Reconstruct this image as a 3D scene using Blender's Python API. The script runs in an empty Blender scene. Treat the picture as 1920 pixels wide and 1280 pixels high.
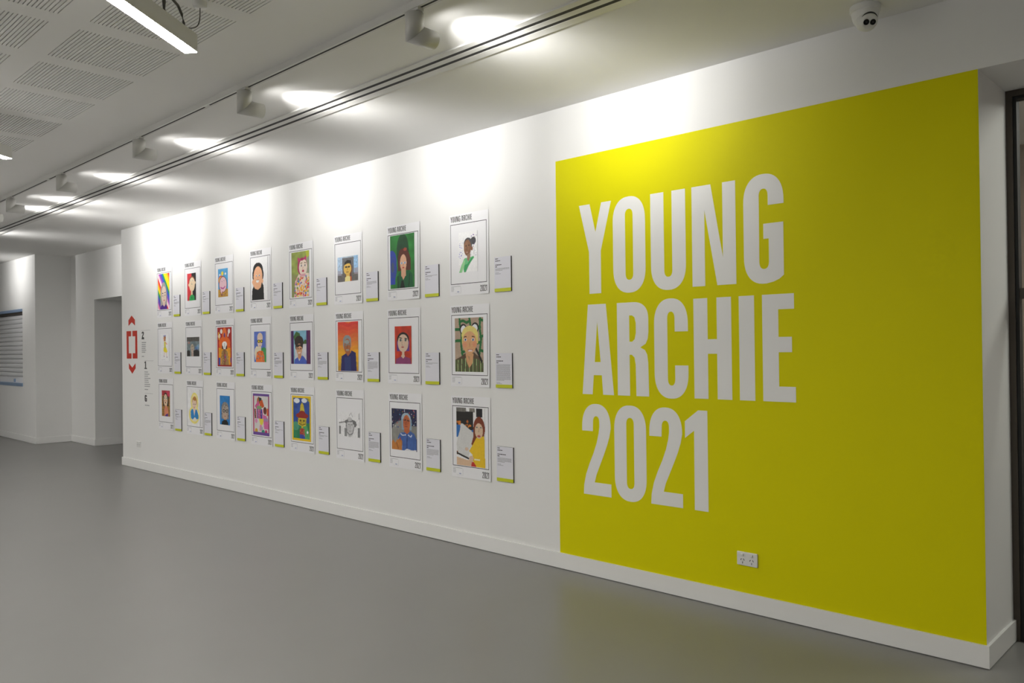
import bpy, bmesh, math, random
import numpy as np
from mathutils import Vector, Matrix
from mathutils.geometry import tessellate_polygon

scene = bpy.context.scene
COL = scene.collection
PI = math.pi
random.seed(4)

# ------------------------------------------------------------------ camera
CAM_LOC = (0.0, -4.0534, 1.4491)
CAM_R = (0.71963435, 0.69424992, -0.01197670)
CAM_U = (0.01303085, 0.00374240, 0.99990809)
CAM_F = (-0.69423094, 0.71972428, 0.00635351)
cam_data = bpy.data.cameras.new('camera')
cam_data.sensor_width = 36.0
cam_data.lens = 28.7035
cam_data.clip_start = 0.05
cam_data.clip_end = 100
cam = bpy.data.objects.new('camera', cam_data)
COL.objects.link(cam)
m = Matrix.Identity(4)
for i in range(3):
    m[i][0] = CAM_R[i]; m[i][1] = CAM_U[i]; m[i][2] = -CAM_F[i]; m[i][3] = CAM_LOC[i]
cam.matrix_world = m
scene.camera = cam

# ------------------------------------------------------------------ world, light levels, exposure
world = bpy.data.worlds.new('world')
scene.world = world
world.use_nodes = True
world.node_tree.nodes['Background'].inputs[0].default_value = (0.5, 0.5, 0.5, 1)
world.node_tree.nodes['Background'].inputs[1].default_value = 0.0
SPOT_SPILL = 2.0      # wide soft spill of every track spot
SPOT_FIELD = 43.0     # cut-off cone of the reflector
SPOT_BEAM = 48.0      # centre beam of the reflector
PENDANT = 112.0        # emission of the linear pendants
scene.view_settings.view_transform = 'Standard'
scene.view_settings.look = 'None'
scene.view_settings.exposure = 0.0
scene.view_settings.gamma = 1.0
scene.view_settings.use_curve_mapping = False

# ------------------------------------------------------------------ materials
def lin(c):
    if isinstance(c, str):
        c = [int(c[i:i + 2], 16) / 255 for i in (0, 2, 4)]
    return tuple(x / 12.92 if x <= 0.04045 else ((x + 0.055) / 1.055) ** 2.4 for x in c)

def mat(name, rgb, rough=0.5, metal=0.0, spec=0.5, noise=0.0, nscale=6.0, bump=0.0, bscale=150.0, emit=0.0, rvar=0.0):
    """principled material with a little procedural mottling and relief; rgb is linear"""
    M = bpy.data.materials.new(name)
    M.use_nodes = True
    nt = M.node_tree
    b = nt.nodes['Principled BSDF']
    b.inputs['Base Color'].default_value = (*rgb, 1)
    b.inputs['Roughness'].default_value = rough
    b.inputs['Metallic'].default_value = metal
    b.inputs['Specular IOR Level'].default_value = spec
    tc = nt.nodes.new('ShaderNodeTexCoord')
    if noise or rvar:
        n = nt.nodes.new('ShaderNodeTexNoise')
        n.inputs['Scale'].default_value = nscale
        n.inputs['Detail'].default_value = 5
        nt.links.new(tc.outputs['Object'], n.inputs['Vector'])
    if noise:
        mx = nt.nodes.new('ShaderNodeMix'); mx.data_type = 'RGBA'
        mx.inputs[6].default_value = (*[max(0, x * (1 - noise)) for x in rgb], 1)
        mx.inputs[7].default_value = (*[min(1, x * (1 + noise)) for x in rgb], 1)
        nt.links.new(n.outputs['Fac'], mx.inputs[0])
        nt.links.new(mx.outputs[2], b.inputs['Base Color'])
    if rvar:
        mr = nt.nodes.new('ShaderNodeMapRange')
        mr.inputs['To Min'].default_value = rough - rvar
        mr.inputs['To Max'].default_value = rough + rvar
        mr.inputs['From Min'].default_value = 0.3
        mr.inputs['From Max'].default_value = 0.7
        nt.links.new(n.outputs['Fac'], mr.inputs['Value'])
        nt.links.new(mr.outputs['Result'], b.inputs['Roughness'])
    if bump:
        n2 = nt.nodes.new('ShaderNodeTexNoise')
        n2.inputs['Scale'].default_value = bscale
        nt.links.new(tc.outputs['Object'], n2.inputs['Vector'])
        bp = nt.nodes.new('ShaderNodeBump')
        bp.inputs['Strength'].default_value = bump
        bp.inputs['Distance'].default_value = 0.002
        nt.links.new(n2.outputs['Fac'], bp.inputs['Height'])
        nt.links.new(bp.outputs['Normal'], b.inputs['Normal'])
    if emit:
        b.inputs['Emission Color'].default_value = (1.0, 0.97, 0.92, 1)
        b.inputs['Emission Strength'].default_value = emit
    return M

M_WALL = mat('wall_paint', (0.81, 0.81, 0.80), 0.6, noise=0.01, nscale=2, bump=0.05, bscale=220)
M_CEIL = mat('ceiling_paint', (0.83, 0.825, 0.81), 0.8, noise=0.015, nscale=2)
M_BASE = mat('baseboard_paint', (0.84, 0.84, 0.83), 0.35, noise=0.01)
M_FLOOR = mat('floor_vinyl', (0.23, 0.228, 0.219), 0.33, noise=0.05, nscale=1.6)
M_YELLOW = mat('yellow_paint', (0.72, 0.675, 0.003), 0.5, spec=0.08, noise=0.012, nscale=3, bump=0.03, bscale=220)
M_LETTER = mat('white_letter_paint', (0.84, 0.84, 0.83), 0.5, noise=0.01)
M_PAPER = mat('poster_paper', (0.85, 0.85, 0.875), 0.5, noise=0.012, nscale=8)
M_INK = mat('black_ink', (0.018, 0.018, 0.019), 0.6, noise=0.1, nscale=40)
M_GREYINK = mat('grey_ink', (0.36, 0.36, 0.38), 0.6, noise=0.1, nscale=40)
M_BLUEINK = mat('blue_ink', (0.22, 0.27, 0.62), 0.6, noise=0.1, nscale=40)
M_BOARD = mat('plaque_face', (0.75, 0.75, 0.815), 0.45, noise=0.01)
M_EDGE = mat('plaque_black_core', (0.03, 0.03, 0.033), 0.7, noise=0.1)
M_LIME = mat('lime_strip', (0.58, 0.62, 0.015), 0.45, noise=0.02)
M_RED = mat('red_vinyl', (0.56, 0.035, 0.018), 0.5, noise=0.02)
M_WHITEMETAL = mat('white_powder_coat', (0.62, 0.615, 0.59), 0.38, noise=0.01, bump=0.02)
M_DARKSLOT = mat('dark_slot', (0.012, 0.011, 0.012), 0.7, noise=0.1)
M_BACK = mat('acoustic_backing', (0.46, 0.46, 0.45), 0.9, noise=0.1)
M_PLASTIC = mat('white_plastic', (0.76, 0.76, 0.75), 0.3, noise=0.01)
M_HOLE = mat('dark_hole', (0.03, 0.03, 0.03), 0.6, noise=0.1)
M_LENS = mat('camera_lens_black', (0.006, 0.006, 0.007), 0.12, noise=0.1)
M_CORD = mat('grey_cord', (0.07, 0.065, 0.055), 0.5, noise=0.1)
M_DIFF = mat('lamp_diffuser', (0.9, 0.9, 0.9), 0.4, emit=PENDANT, noise=0.005)
M_SPOTLENS = mat('spot_lens', (0.9, 0.9, 0.9), 0.3, emit=6.0, noise=0.005)
M_SLAT = mat('aluminium_shutter', (0.88, 0.885, 0.91), 0.28, metal=0.1, noise=0.03, nscale=3)
M_BLUEREFL = mat('blue_reflection_metal', (0.30, 0.42, 0.62), 0.35, metal=0.3, noise=0.04)  # bluish reflection on the aluminium reveals put into the base colour
M_FRAME = mat('bronze_frame', (0.085, 0.070, 0.055), 0.4, metal=0.4, noise=0.05)
M_GASKET = mat('black_gasket', (0.016, 0.017, 0.016), 0.55, noise=0.1)
M_TAN = mat('tan_lobby_wall', (0.42, 0.33, 0.27), 0.6, noise=0.04, nscale=2)
M_DARKCAB = mat('charcoal_cabinet', (0.035, 0.035, 0.033), 0.5, noise=0.08)
M_STONE = mat('pale_counter', (0.6, 0.53, 0.48), 0.3, noise=0.04)

def glass_mat():
    M = bpy.data.materials.new('clear_glass')
    M.use_nodes = True
    nt = M.node_tree
    for n in list(nt.nodes):
        if n.type != 'OUTPUT_MATERIAL': nt.nodes.remove(n)
    out = [n for n in nt.nodes if n.type == 'OUTPUT_MATERIAL'][0]
    tr = nt.nodes.new('ShaderNodeBsdfTransparent'); tr.inputs[0].default_value = (0.86, 0.88, 0.86, 1)
    gl = nt.nodes.new('ShaderNodeBsdfGlossy'); gl.inputs['Roughness'].default_value = 0.02
    lw = nt.nodes.new('ShaderNodeLayerWeight'); lw.inputs['Blend'].default_value = 0.5
    pw = nt.nodes.new('ShaderNodeMath'); pw.operation = 'POWER'; pw.inputs[1].default_value = 5.0
    nt.links.new(lw.outputs['Facing'], pw.inputs[0])
    fr = nt.nodes.new('ShaderNodeMath'); fr.operation = 'MULTIPLY_ADD'; fr.inputs[1].default_value = 0.9; fr.inputs[2].default_value = 0.04
    nt.links.new(pw.outputs[0], fr.inputs[0])
    mx = nt.nodes.new('ShaderNodeMixShader')
    nt.links.new(fr.outputs[0], mx.inputs[0]); nt.links.new(tr.outputs[0], mx.inputs[1]); nt.links.new(gl.outputs[0], mx.inputs[2])
    nt.links.new(mx.outputs[0], out.inputs[0])
    return M
M_GLASS = glass_mat()

def paint_mat():
    M = bpy.data.materials.new('childrens_paint')
    M.use_nodes = True
    nt = M.node_tree
    b = nt.nodes['Principled BSDF']
    b.inputs['Roughness'].default_value = 0.6
    at = nt.nodes.new('ShaderNodeAttribute'); at.attribute_name = 'paint'
    nz = nt.nodes.new('ShaderNodeTexNoise'); nz.inputs['Scale'].default_value = 90
    tc = nt.nodes.new('ShaderNodeTexCoord')
    nt.links.new(tc.outputs['Object'], nz.inputs['Vector'])
    mr = nt.nodes.new('ShaderNodeMapRange'); mr.inputs['To Min'].default_value = 0.88; mr.inputs['To Max'].default_value = 1.12
    nt.links.new(nz.outputs['Fac'], mr.inputs['Value'])
    mx = nt.nodes.new('ShaderNodeVectorMath'); mx.operation = 'SCALE'
    nt.links.new(at.outputs['Color'], mx.inputs[0]); nt.links.new(mr.outputs['Result'], mx.inputs['Scale'])
    nt.links.new(mx.outputs[0], b.inputs['Base Color'])
    return M
M_PAINT = paint_mat()

# ------------------------------------------------------------------ mesh helpers
def obj(name, verts, faces, material, parent=None, loc=None, smooth=False, mats=None, midx=None):
    me = bpy.data.meshes.new(name)
    me.from_pydata([tuple(v) for v in verts], [], faces)
    for M in (mats or [material]): me.materials.append(M)
    if midx: me.polygons.foreach_set('material_index', midx)
    if smooth: me.polygons.foreach_set('use_smooth', [True] * len(me.polygons))
    me.update()
    o = bpy.data.objects.new(name, me)
    COL.objects.link(o)
    if parent: o.parent = parent
    if loc: o.location = loc
    return o

class MB:
    def __init__(s): s.v = []; s.f = []
    def add(s, v, f):
        n = len(s.v); s.v += [tuple(x) for x in v]; s.f += [tuple(i + n for i in q) for q in f]; return s
    def box(s, x0, x1, y0, y1, z0, z1):
        v = [(x, y, z) for x in (x0, x1) for y in (y0, y1) for z in (z0, z1)]
        return s.add(v, [(0, 1, 3, 2), (4, 6, 7, 5), (0, 4, 5, 1), (2, 3, 7, 6), (0, 2, 6, 4), (1, 5, 7, 3)])
    def quad(s, a, b, c, d): return s.add([a, b, c, d], [(0, 1, 2, 3)])
    def poly(s, loops, y0, y1):
        """flat shape given by loops of (x,z); front at y0 (towards the room), back at y1"""
        L = [[Vector((p[0], p[1], 0)) for p in lp] for lp in loops]
        tris = tessellate_polygon(L)
        flat = [p for lp in loops for p in lp]
        n = len(flat)
        out = []
        for t in tris:
            a, b, c = (flat[i] for i in t)
            if (b[0] - a[0]) * (c[1] - a[1]) - (b[1] - a[1]) * (c[0] - a[0]) < 0: t = (t[0], t[2], t[1])
            out.append(tuple(t))            # seen from -y: x right, z up -> ccw = normal -y
        f = list(out)
        k = 0
        for lp in loops:
            m_ = len(lp)
            for i in range(m_):
                a, b = k + i, k + (i + 1) % m_
                f.append((a, b, b + n, a + n))
            k += m_
        return s.add([(p[0], y0, p[1]) for p in flat] + [(p[0], y1, p[1]) for p in flat], f)
    def tube(s, pts, r, seg=8, cap=True):
        pts = [Vector(p) for p in pts]
        rings = []
        for i, p in enumerate(pts):
            d = (pts[min(i + 1, len(pts) - 1)] - pts[max(i - 1, 0)]).normalized()
            up = Vector((0, 0, 1)) if abs(d.z) < 0.9 else Vector((1, 0, 0))
            a = d.cross(up).normalized(); b = d.cross(a).normalized()
            rr = r[i] if isinstance(r, (list, tuple)) else r
            rings.append([p + (a * math.cos(2 * PI * k / seg) + b * math.sin(2 * PI * k / seg)) * rr for k in range(seg)])
        v = [q for ring in rings for q in ring]
        f = []
        for i in range(len(pts) - 1):
            for k in range(seg):
                f.append((i * seg + k, i * seg + (k + 1) % seg, (i + 1) * seg + (k + 1) % seg, (i + 1) * seg + k))
        if cap:
            f.append(tuple(range(seg))); f.append(tuple((len(pts) - 1) * seg + k for k in range(seg))[::-1])
        return s.add(v, f)
    def lathe(s, prof, seg=32, cx=0, cy=0):
        """profile of (radius, z) about a vertical axis"""
        v = [(cx + r * math.cos(2 * PI * k / seg), cy + r * math.sin(2 * PI * k / seg), z) for r, z in prof for k in range(seg)]
        f = [(i * seg + k, i * seg + (k + 1) % seg, (i + 1) * seg + (k + 1) % seg, (i + 1) * seg + k) for i in range(len(prof) - 1) for k in range(seg)]
        return s.add(v, f)
    def xf(s, M): s.v = [tuple(M @ Vector(p)) for p in s.v]; return s
    def build(s, name, material, parent=None, smooth=False, loc=None): return obj(name, s.v, s.f, material, parent, loc, smooth)

def bevel_box(x0, x1, y0, y1, z0, z1, r, seg=2):
    bm = bmesh.new()
    bmesh.ops.create_cube(bm, size=1)
    for v in bm.verts:
        v.co = Vector(((x0 + x1) / 2 + v.co.x * (x1 - x0), (y0 + y1) / 2 + v.co.y * (y1 - y0), (z0 + z1) / 2 + v.co.z * (z1 - z0)))
    bmesh.ops.bevel(bm, geom=bm.edges[:] + bm.verts[:], offset=r, segments=seg, affect='EDGES', profile=0.5)
    bm.verts.index_update()
    v = [tuple(p.co) for p in bm.verts]; f = [tuple(q.index for q in fc.verts) for fc in bm.faces]
    bm.free()
    mb = MB(); mb.add(v, f); return mb

def tag(o, label=None, cat=None, group=None, kind=None):
    if label: o['label'] = label
    if cat: o['category'] = cat
    if group: o['group'] = group
    if kind: o['kind'] = kind
    return o
def empty(name, loc, label=None, cat=None, group=None):
    o = bpy.data.objects.new(name, None); COL.objects.link(o); o.location = loc; o.empty_display_size = 0.1
    return tag(o, label, cat, group)
def struct(o): o['kind'] = 'structure'; return o
def copy_tree(root, loc):
    r = root.copy(); COL.objects.link(r); r.location = loc
    for ch in list(root.children):
        c = ch.copy(); COL.objects.link(c); c.parent = r
        for g in ch.children:
            d = g.copy(); COL.objects.link(d); d.parent = c
    return r

# ------------------------------------------------------------------ the room
H = 3.0
XL, XR = -10.837, -1.013            # ends of the display wall
Y2 = 0.52                           # alcove wall plane
XW3 = -14.36                        # corner of the far left wall
XJ = -13.32                         # jamb of the passage in the alcove
ZH = 2.25                           # passage height
ZS, YD = 2.658, 0.466               # entrance soffit height, glazing plane
XA, XB, YB = -22.0, 4.5, -8.0       # room extents

floor = struct(MB().box(XA - 0.3, XB + 0.3, YB - 0.3, 5.3, -0.15, 0).build('floor', M_FLOOR))
struct(MB().box(XL, XR, 0, Y2, 0, H).build('wall_right', M_WALL))
struct(MB().box(XR, 1.3, 0, Y2, ZS, H).box(1.3, XB, 0, Y2, 0, H).build('wall_entrance', M_WALL))
wa = MB().box(XW3, XJ, Y2, Y2 + 0.2, 0, H).box(XJ, XL, Y2, Y2 + 0.2, ZH, H).box(-11.2, XL, Y2, Y2 + 0.2, 0, ZH)
wa.box(XJ - 0.2, XJ, Y2 + 0.2, 4.0, 0, ZH).box(-11.2, -11.0, Y2 + 0.2, 4.0, 0, ZH).box(XJ - 0.2, -11.0, 4.0, 4.2, 0, ZH)
wa.box(XJ - 0.2, -11.0, Y2 + 0.2, 4.2, ZH, ZH + 0.2)
struct(wa.build('wall_alcove', M_WALL))
# far left wall with a shuttered window opening
WX1, WX0, WZ0, WZ1 = -15.03, -17.0, 0.895, 2.165
struct(MB().box(WX1, XW3, 0, Y2 + 0.2, 0, H).box(XA, WX0, 0, Y2 + 0.2, 0, H).box(WX0, WX1, 0, Y2 + 0.2, 0, WZ0).box(WX0, WX1, 0, Y2 + 0.2, WZ1, H)
       .box(WX0, WX1, 0.2, Y2 + 0.2, WZ0, WZ1).build('wall_left', M_WALL))
struct(MB().box(XA - 0.2, XA, YB, Y2 + 0.2, 0, H).build('wall_end', M_WALL))
struct(MB().box(XB, XB + 0.2, YB, Y2, 0, H).build('wall_near', M_WALL))
struct(MB().box(XA - 0.2, XB + 0.2, YB - 0.2, YB, 0, H).build('wall_rear', M_WALL))

# ceiling: plasterboard with square perforated fields
PXP, PW, PYP, PYN = 0.6105, 0.483, 0.6235, 0.503
PX0 = -4.690
xs = [PX0 + PXP * k for k in range(-13, 8)]
ys = [-2.168 - PYP * k for k in range(0, 5)]       # room-side edge (larger y) of every field
c = MB()
c.quad((XA, ys[0], H), (XA, Y2 + 0.2, H), (XB, Y2 + 0.2, H), (XB, ys[0], H))
ylast = ys[-1] - PYN
c.quad((XA, YB, H), (XA, ylast, H), (XB, ylast, H), (XB, YB, H))
for j, y in enumerate(ys):
    if j: c.quad((XA, y, H), (XA, ys[j - 1] - PYN, H), (XB, ys[j - 1] - PYN, H), (XB, y, H))
    edges = [XA] + [e for x in xs for e in (x, x + PW)] + [XB]
    for k in range(0, len(edges), 2):
        c.quad((edges[k], y - PYN, H), (edges[k], y, H), (edges[k + 1], y, H), (edges[k + 1], y - PYN, H))
c.box(XA - 0.2, XB + 0.2, YB - 0.2, Y2 + 0.2, H + 0.06, H + 0.2)
ceiling = struct(c.build('ceiling', M_CEIL))
NS = 28
p = MB()
pit = PYN / NS
gap = 0.0048
for k in range(NS + 1):
    a = -PYN + k * pit - (pit - gap) / 2; b_ = a + pit - gap
    p.box(0, PW, max(a, -PYN), min(b_, 0), 0, 0.012)
pnl = p.build('perforated_panel', M_CEIL, ceiling)
pb = MB().quad((-0.01, -PYN - 0.01, 0.03), (-0.01, 0.01, 0.03), (PW + 0.01, 0.01, 0.03), (PW + 0.01, -PYN - 0.01, 0.03)).build('backing', M_BACK, pnl)
pnl.location = (xs[0], ys[0], H)
for y in ys:
    for x in xs:
        if (x, y) == (xs[0], ys[0]): continue
        o = pnl.copy(); COL.objects.link(o); o.location = (x, y, H)
        d = pb.copy(); COL.objects.link(d); d.parent = o

# baseboards
BH, BT = 0.103, 0.012
def base(name, *boxes):
    o = MB()
    for b in boxes: o.box(*b)
    return struct(o.build(name, M_BASE))
base('baseboard_right', (XL - BT, -5.909, -BT, 0, 0.004, BH), (-5.907, XR, -BT, 0, 0.004, BH))
base('baseboard_entrance', (XR, XR + BT, -BT, YD, 0.004, BH))
base('baseboard_end', (XL - BT, XL, 0, Y2, 0.004, BH))
base('baseboard_alcove', (XW3 + BT, XJ, Y2 - BT, Y2, 0.004, BH), (XJ, XJ + BT, Y2 - BT, 4.0, 0.004, BH), (XW3, XW3 + BT, -BT, Y2, 0.004, BH))
base('baseboard_left', (XA, XW3, -BT, 0, 0.004, BH))

# ------------------------------------------------------------------ shuttered window in the far wall
win = struct(empty('window_1', ((WX0 + WX1) / 2, 0.05, WZ0)))
wc = (WX0 + WX1) / 2
def wpart(name, mb, M): return mb.build(name, M, win, loc=(-wc, -0.05, -WZ0))
wpart('head_box', MB().box(WX0, WX1 - 0.002, -0.012, 0.19, WZ1 - 0.045, WZ1), M_BLUEREFL)
wpart('head_channel', MB().box(WX0, WX1 - 0.002, 0.02, 0.19, WZ1 - 0.085, WZ1 - 0.045), M_FRAME)
wpart('sill_rail', MB().box(WX0, WX1 - 0.002, -0.012, 0.19, WZ0, WZ0 + 0.05), M_BLUEREFL)
wpart('bottom_bar', MB().box(WX0, WX1 - 0.004, 0.045, 0.08, WZ0 + 0.05, WZ0 + 0.15), M_SLAT)
wpart('latch', MB().box(WX1 - 0.62, WX1 - 0.57, 0.03, 0.045, WZ0 + 0.06, WZ0 + 0.115), M_BLUEREFL)
zt0, zt1 = WZ0 + 0.15, WZ1 - 0.085
nsl = 14
for k in range(nsl):
    za = zt0 + (zt1 - zt0) * k / nsl; zb = zt0 + (zt1 - zt0) * (k + 1) / nsl
    prof = [(0.062, za + 0.004), (0.05, za + 0.012), (0.044, (za + zb) / 2), (0.05, zb - 0.012), (0.062, zb - 0.002), (0.075, zb - 0.002), (0.075, za + 0.004)]
    v = [(x, y, z) for x in (WX0, WX1 - 0.004) for y, z in prof]
    n = len(prof)
    f = [(i, (i + 1) % n, n + (i + 1) % n, n + i) for i in range(n)] + [tuple(range(n))[::-1], tuple(range(n, 2 * n))]
    wpart('shutter_slat', MB().add(v, f), M_SLAT)

# ------------------------------------------------------------------ glazed entrance at the right end
ent = struct(empty('door_1', (0.14, YD + 0.03, 0)))
def epart(name, mb, M): return mb.build(name, M, ent, loc=(-0.14, -YD - 0.03, 0))
epart('door_frame', MB().box(XR, XR + 0.028, YD, YD + 0.09, 0, ZS).box(XR + 0.028, 1.3, YD, YD + 0.09, ZS - 0.03, ZS), M_FRAME)
epart('gasket', MB().box(XR + 0.028, XR + 0.043, YD + 0.012, YD + 0.07, 0, ZS - 0.03).box(XR + 0.043, 1.3, YD + 0.012, YD + 0.07, ZS - 0.043, ZS - 0.03), M_GASKET)
epart('transom_rail', MB().box(XR + 0.043, 1.3, YD + 0.02, YD + 0.07, 1.652, 1.702), M_FRAME)
epart('glass_pane', MB().box(XR + 0.043, 1.3, YD + 0.04, YD + 0.046, 1.702, ZS - 0.043), M_GLASS)
epart('glass_pane', MB().box(XR + 0.043, 1.3, YD + 0.04, YD + 0.046, 0.02, 1.652), M_GLASS)
epart('threshold', MB().box(XR + 0.043, 1.3, YD + 0.0, YD + 0.09, 0, 0.02), M_FRAME)
struct(MB().box(-4.0, 2.4, 3.4, 3.6, 0, H).box(-4.2, -4.0, Y2, 3.6, 0, H).box(2.4, 2.6, Y2, 3.6, 0, H).build('wall_lobby', M_TAN))
struct(MB().box(-4.2, 2.6, Y2 + 0.2, 3.6, H, H + 0.1).build('trim_1', M_CEIL))
cab = empty('lobby_counter', (-1.6, 2.3, 0), 'charcoal counter with pale top seen through the glazed entrance', 'counter')
MB().box(-1.6, 1.6, -0.3, 0.3, 0.0, 0.58).build('body', M_DARKCAB, cab)
MB().box(-1.63, 1.63, -0.33, 0.33, 0.58, 0.64).build('countertop', M_STONE, cab)
lob = empty('added_lobby_light', (0.5, 1.75, H), 'added unseen square lobby ceiling light behind the glazed entrance', 'light')  # unseen light, added to brighten the lobby and the entrance return
MB().box(-0.7, 0.7, -0.7, 0.7, -0.03, 0).build('frame', M_WHITEMETAL, lob)
MB().box(-0.66, 0.66, -0.66, 0.66, -0.036, -0.03).build('diffuser', mat('added_lobby_diffuser', (0.9, 0.9, 0.9), 0.4, emit=12.0, noise=0.005), lob)

# ------------------------------------------------------------------ track with spotlights
TY = -1.71
trk = empty('lighting_track', (-9, TY, H), 'long white ceiling track carrying the row of spotlights', 'track')
TX0, TX1 = -18 + 9, 0.9 + 9
MB().box(TX0, TX1, -0.020, -0.0065, -0.034, 0).box(TX0, TX1, 0.0065, 0.020, -0.034, 0).build('rail', M_WHITEMETAL, trk)
MB().box(TX0, TX1, -0.0065, 0.0065, -0.0335, -0.001).build('slot', M_DARKSLOT, trk)
for x in (-4.868, -7.908, -10.95, -1.83, -13.99):
    MB().box(x + 9 - 0.03, x + 9 + 0.03, -0.0062, 0.0062, -0.0345, -0.0335).build('coupler', M_WHITEMETAL, trk)

RC, ZTOP, ZELB, YEND = 0.0425, -0.050, -0.1415, 0.112
def make_spot():
    t = empty('track_spotlight', (0, 0, 0))
    MB().box(-0.05, 0.045, -0.0165, 0.0165, -0.046, -0.0335).build('track_adapter', M_WHITEMETAL, t)
    st = MB().tube([(0, 0, -0.0455), (0, 0, ZTOP - 0.003)], 0.013, 16); st.build('stem', M_WHITEMETAL, t, smooth=False)
    # body: vertical cylinder mitred at 45 degrees; outline of cut: z = ZELB + y
    seg = 40
    v, f = [], []
    for k in range(seg):
        a = 2 * PI * k / seg
        x, y = RC * math.cos(a), RC * math.sin(a)
        v.append((x, y, ZTOP)); v.append((x, y, ZELB + y + 0.0006))
    for k in range(seg):
        k2 = (k + 1) % seg
        f.append((2 * k, 2 * k2, 2 * k2 + 1, 2 * k + 1)[::-1])
    f.append(tuple(2 * k for k in range(seg))); f.append(tuple(2 * k + 1 for k in range(seg))[::-1])
    b = obj('body', v, f, M_WHITEMETAL, t)
    for q in b.data.polygons: q.use_smooth = len(q.vertices) == 4
    # head: horizontal cylinder along +y cut by the same plane, open barrel with recessed lens
    v, f = [], []
    ri = RC - 0.004
    for k in range(seg):
        a = 2 * PI * k / seg
        x, z = RC * math.cos(a), RC * math.sin(a)
        v += [(x, z + 0.0006, ZELB + z), (x, YEND, ZELB + z), (ri * math.cos(a), YEND, ZELB + ri * math.sin(a)), (ri * math.cos(a), YEND - 0.012, ZELB + ri * math.sin(a))]
    for k in range(seg):
        k2 = (k + 1) % seg
        for j in range(3): f.append((4 * k + j, 4 * k2 + j, 4 * k2 + j + 1, 4 * k + j + 1))
    f.append(tuple(4 * k for k in range(seg))[::-1])
    h = obj('head', v, f, M_WHITEMETAL, t)
    for q in h.data.polygons: q.use_smooth = len(q.vertices) == 4
    v = [(ri * math.cos(2 * PI * k / seg), YEND - 0.012, ZELB + ri * math.sin(2 * PI * k / seg)) for k in range(seg)]
    obj('lens', v, [tuple(range(seg))], M_SPOTLENS, t)
    for nm, e, size, blend in (('spill', SPOT_SPILL, 165, 1.0), ('field', SPOT_FIELD, 90, 1.0), ('beam', SPOT_BEAM, 58, 1.0), ('core', SPOT_BEAM * 0.5, 36, 1.0)):
        ld = bpy.data.lights.new('spot_' + nm, 'SPOT')
        ld.energy = e; ld.spot_size = math.radians(size); ld.spot_blend = blend
        ld.shadow_soft_size = 0.012; ld.color = (1.0, 0.985, 0.96)
        lo = bpy.data.objects.new('light_' + nm, ld); COL.objects.link(lo); lo.parent = t
        lo.location = (0, YEND + 0.001, ZELB); lo.rotation_euler = (math.radians(90), 0, 0)
    return t
spot = make_spot()
SPOTS = [(-2.845, 'white track spotlight nearest the yellow wall, largest of the row'),
         (-4.40, 'second white track spotlight from the yellow wall end'),
         (-5.925, 'third white track spotlight, middle one of the five in view'),
         (-7.56, 'fourth white track spotlight from the yellow wall end'),
         (-9.03, 'farthest white track spotlight at the left edge of the photo'),
         (-9.77, 'white track spotlight just past the left edge of the photo'),
         (-12.15, 'white track spotlight lighting the alcove beyond the display wall'),
         (-15.1, 'white track spotlight lighting the shuttered window wall')]
for i, (x, lab) in enumerate(SPOTS):
    o = spot if i == 0 else copy_tree(spot, (0, 0, 0))
    o.location = (x, TY, H)
    if x == -12.15: o.rotation_euler = (0, 0, math.radians(-9))     # this one is swivelled towards the alcove
    tag(o, lab, 'spotlight', 'spotlights on the ceiling track')

# ------------------------------------------------------------------ slot air diffuser in the ceiling
dif = empty('slot_diffuser', (-9, -1.115, H), 'long white ceiling air vent with two dark slots', 'air vent')
DX0, DX1 = -9, 9.9
MB().box(DX0, DX1, -0.098, -0.056, -0.008, 0).build('trim_rail', M_WHITEMETAL, dif)
MB().box(DX0, DX1, -0.030, 0.012, -0.008, 0).build('centre_rail', M_WHITEMETAL, dif)
MB().box(DX0, DX1, 0.038, 0.095, -0.008, 0).build('trim_rail', M_WHITEMETAL, dif)
MB().box(DX0, DX1, -0.056, -0.030, -0.0072, 0).build('dark_slot', M_DARKSLOT, dif)
MB().box(DX0, DX1, 0.012, 0.038, -0.0072, 0).build('dark_slot', M_DARKSLOT, dif)

# ------------------------------------------------------------------ linear pendant lamps, hung askew to the walls
def make_pendant(L=1.5):
    t = empty('linear_pendant', (0, 0, 0))       # local +x runs from the far end back into the room
    w, h = 0.030, 0.080
    MB().box(0, L, -w, w, 0.003, h).build('housing', M_WHITEMETAL, t)
    MB().box(0.002, L - 0.002, -w + 0.002, w - 0.002, 0, 0.003).build('diffuser', M_DIFF, t)
    top = H - 2.75
    for x in (0.215, L - 0.215):
        s = MB().tube([(x, 0, h + 0.055), (x, 0, top)], 0.0016, 6).build('suspension_wire', M_CORD, t)
        g = MB().tube([(x, 0, h + 0.025), (x, 0, h + 0.06), (x, 0, h + 0.075)], [0.0045, 0.0075, 0.003], 10)
        g.tube([(x + 0.0, 0, h + 0.03), (x - 0.016, 0.0, h)], 0.004, 8).tube([(x, 0, h + 0.03), (x + 0.016, 0, h)], 0.0015, 6)
        g.build('gripper', M_CORD, t)
    pts = [(0.055, 0.0, h + 0.004), (0.06, 0.0, h + 0.03), (0.075, 0.0, h + 0.06), (0.105, 0.0, h + 0.085), (0.15, 0, h + 0.094), (0.19, 0, h + 0.088), (0.213, 0, h + 0.075), (0.215, 0, h + 0.055)]
    return t, pts
def finish_pendant(t, loc, ang, label, canopy):
    t.location = loc; t.rotation_euler = (0, 0, ang)
    tag(t, label, 'pendant lamp', 'linear pendant lamps')
pend0, loop_pts = make_pendant()
ANG = math.atan2(-0.80, 0.60)
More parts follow.
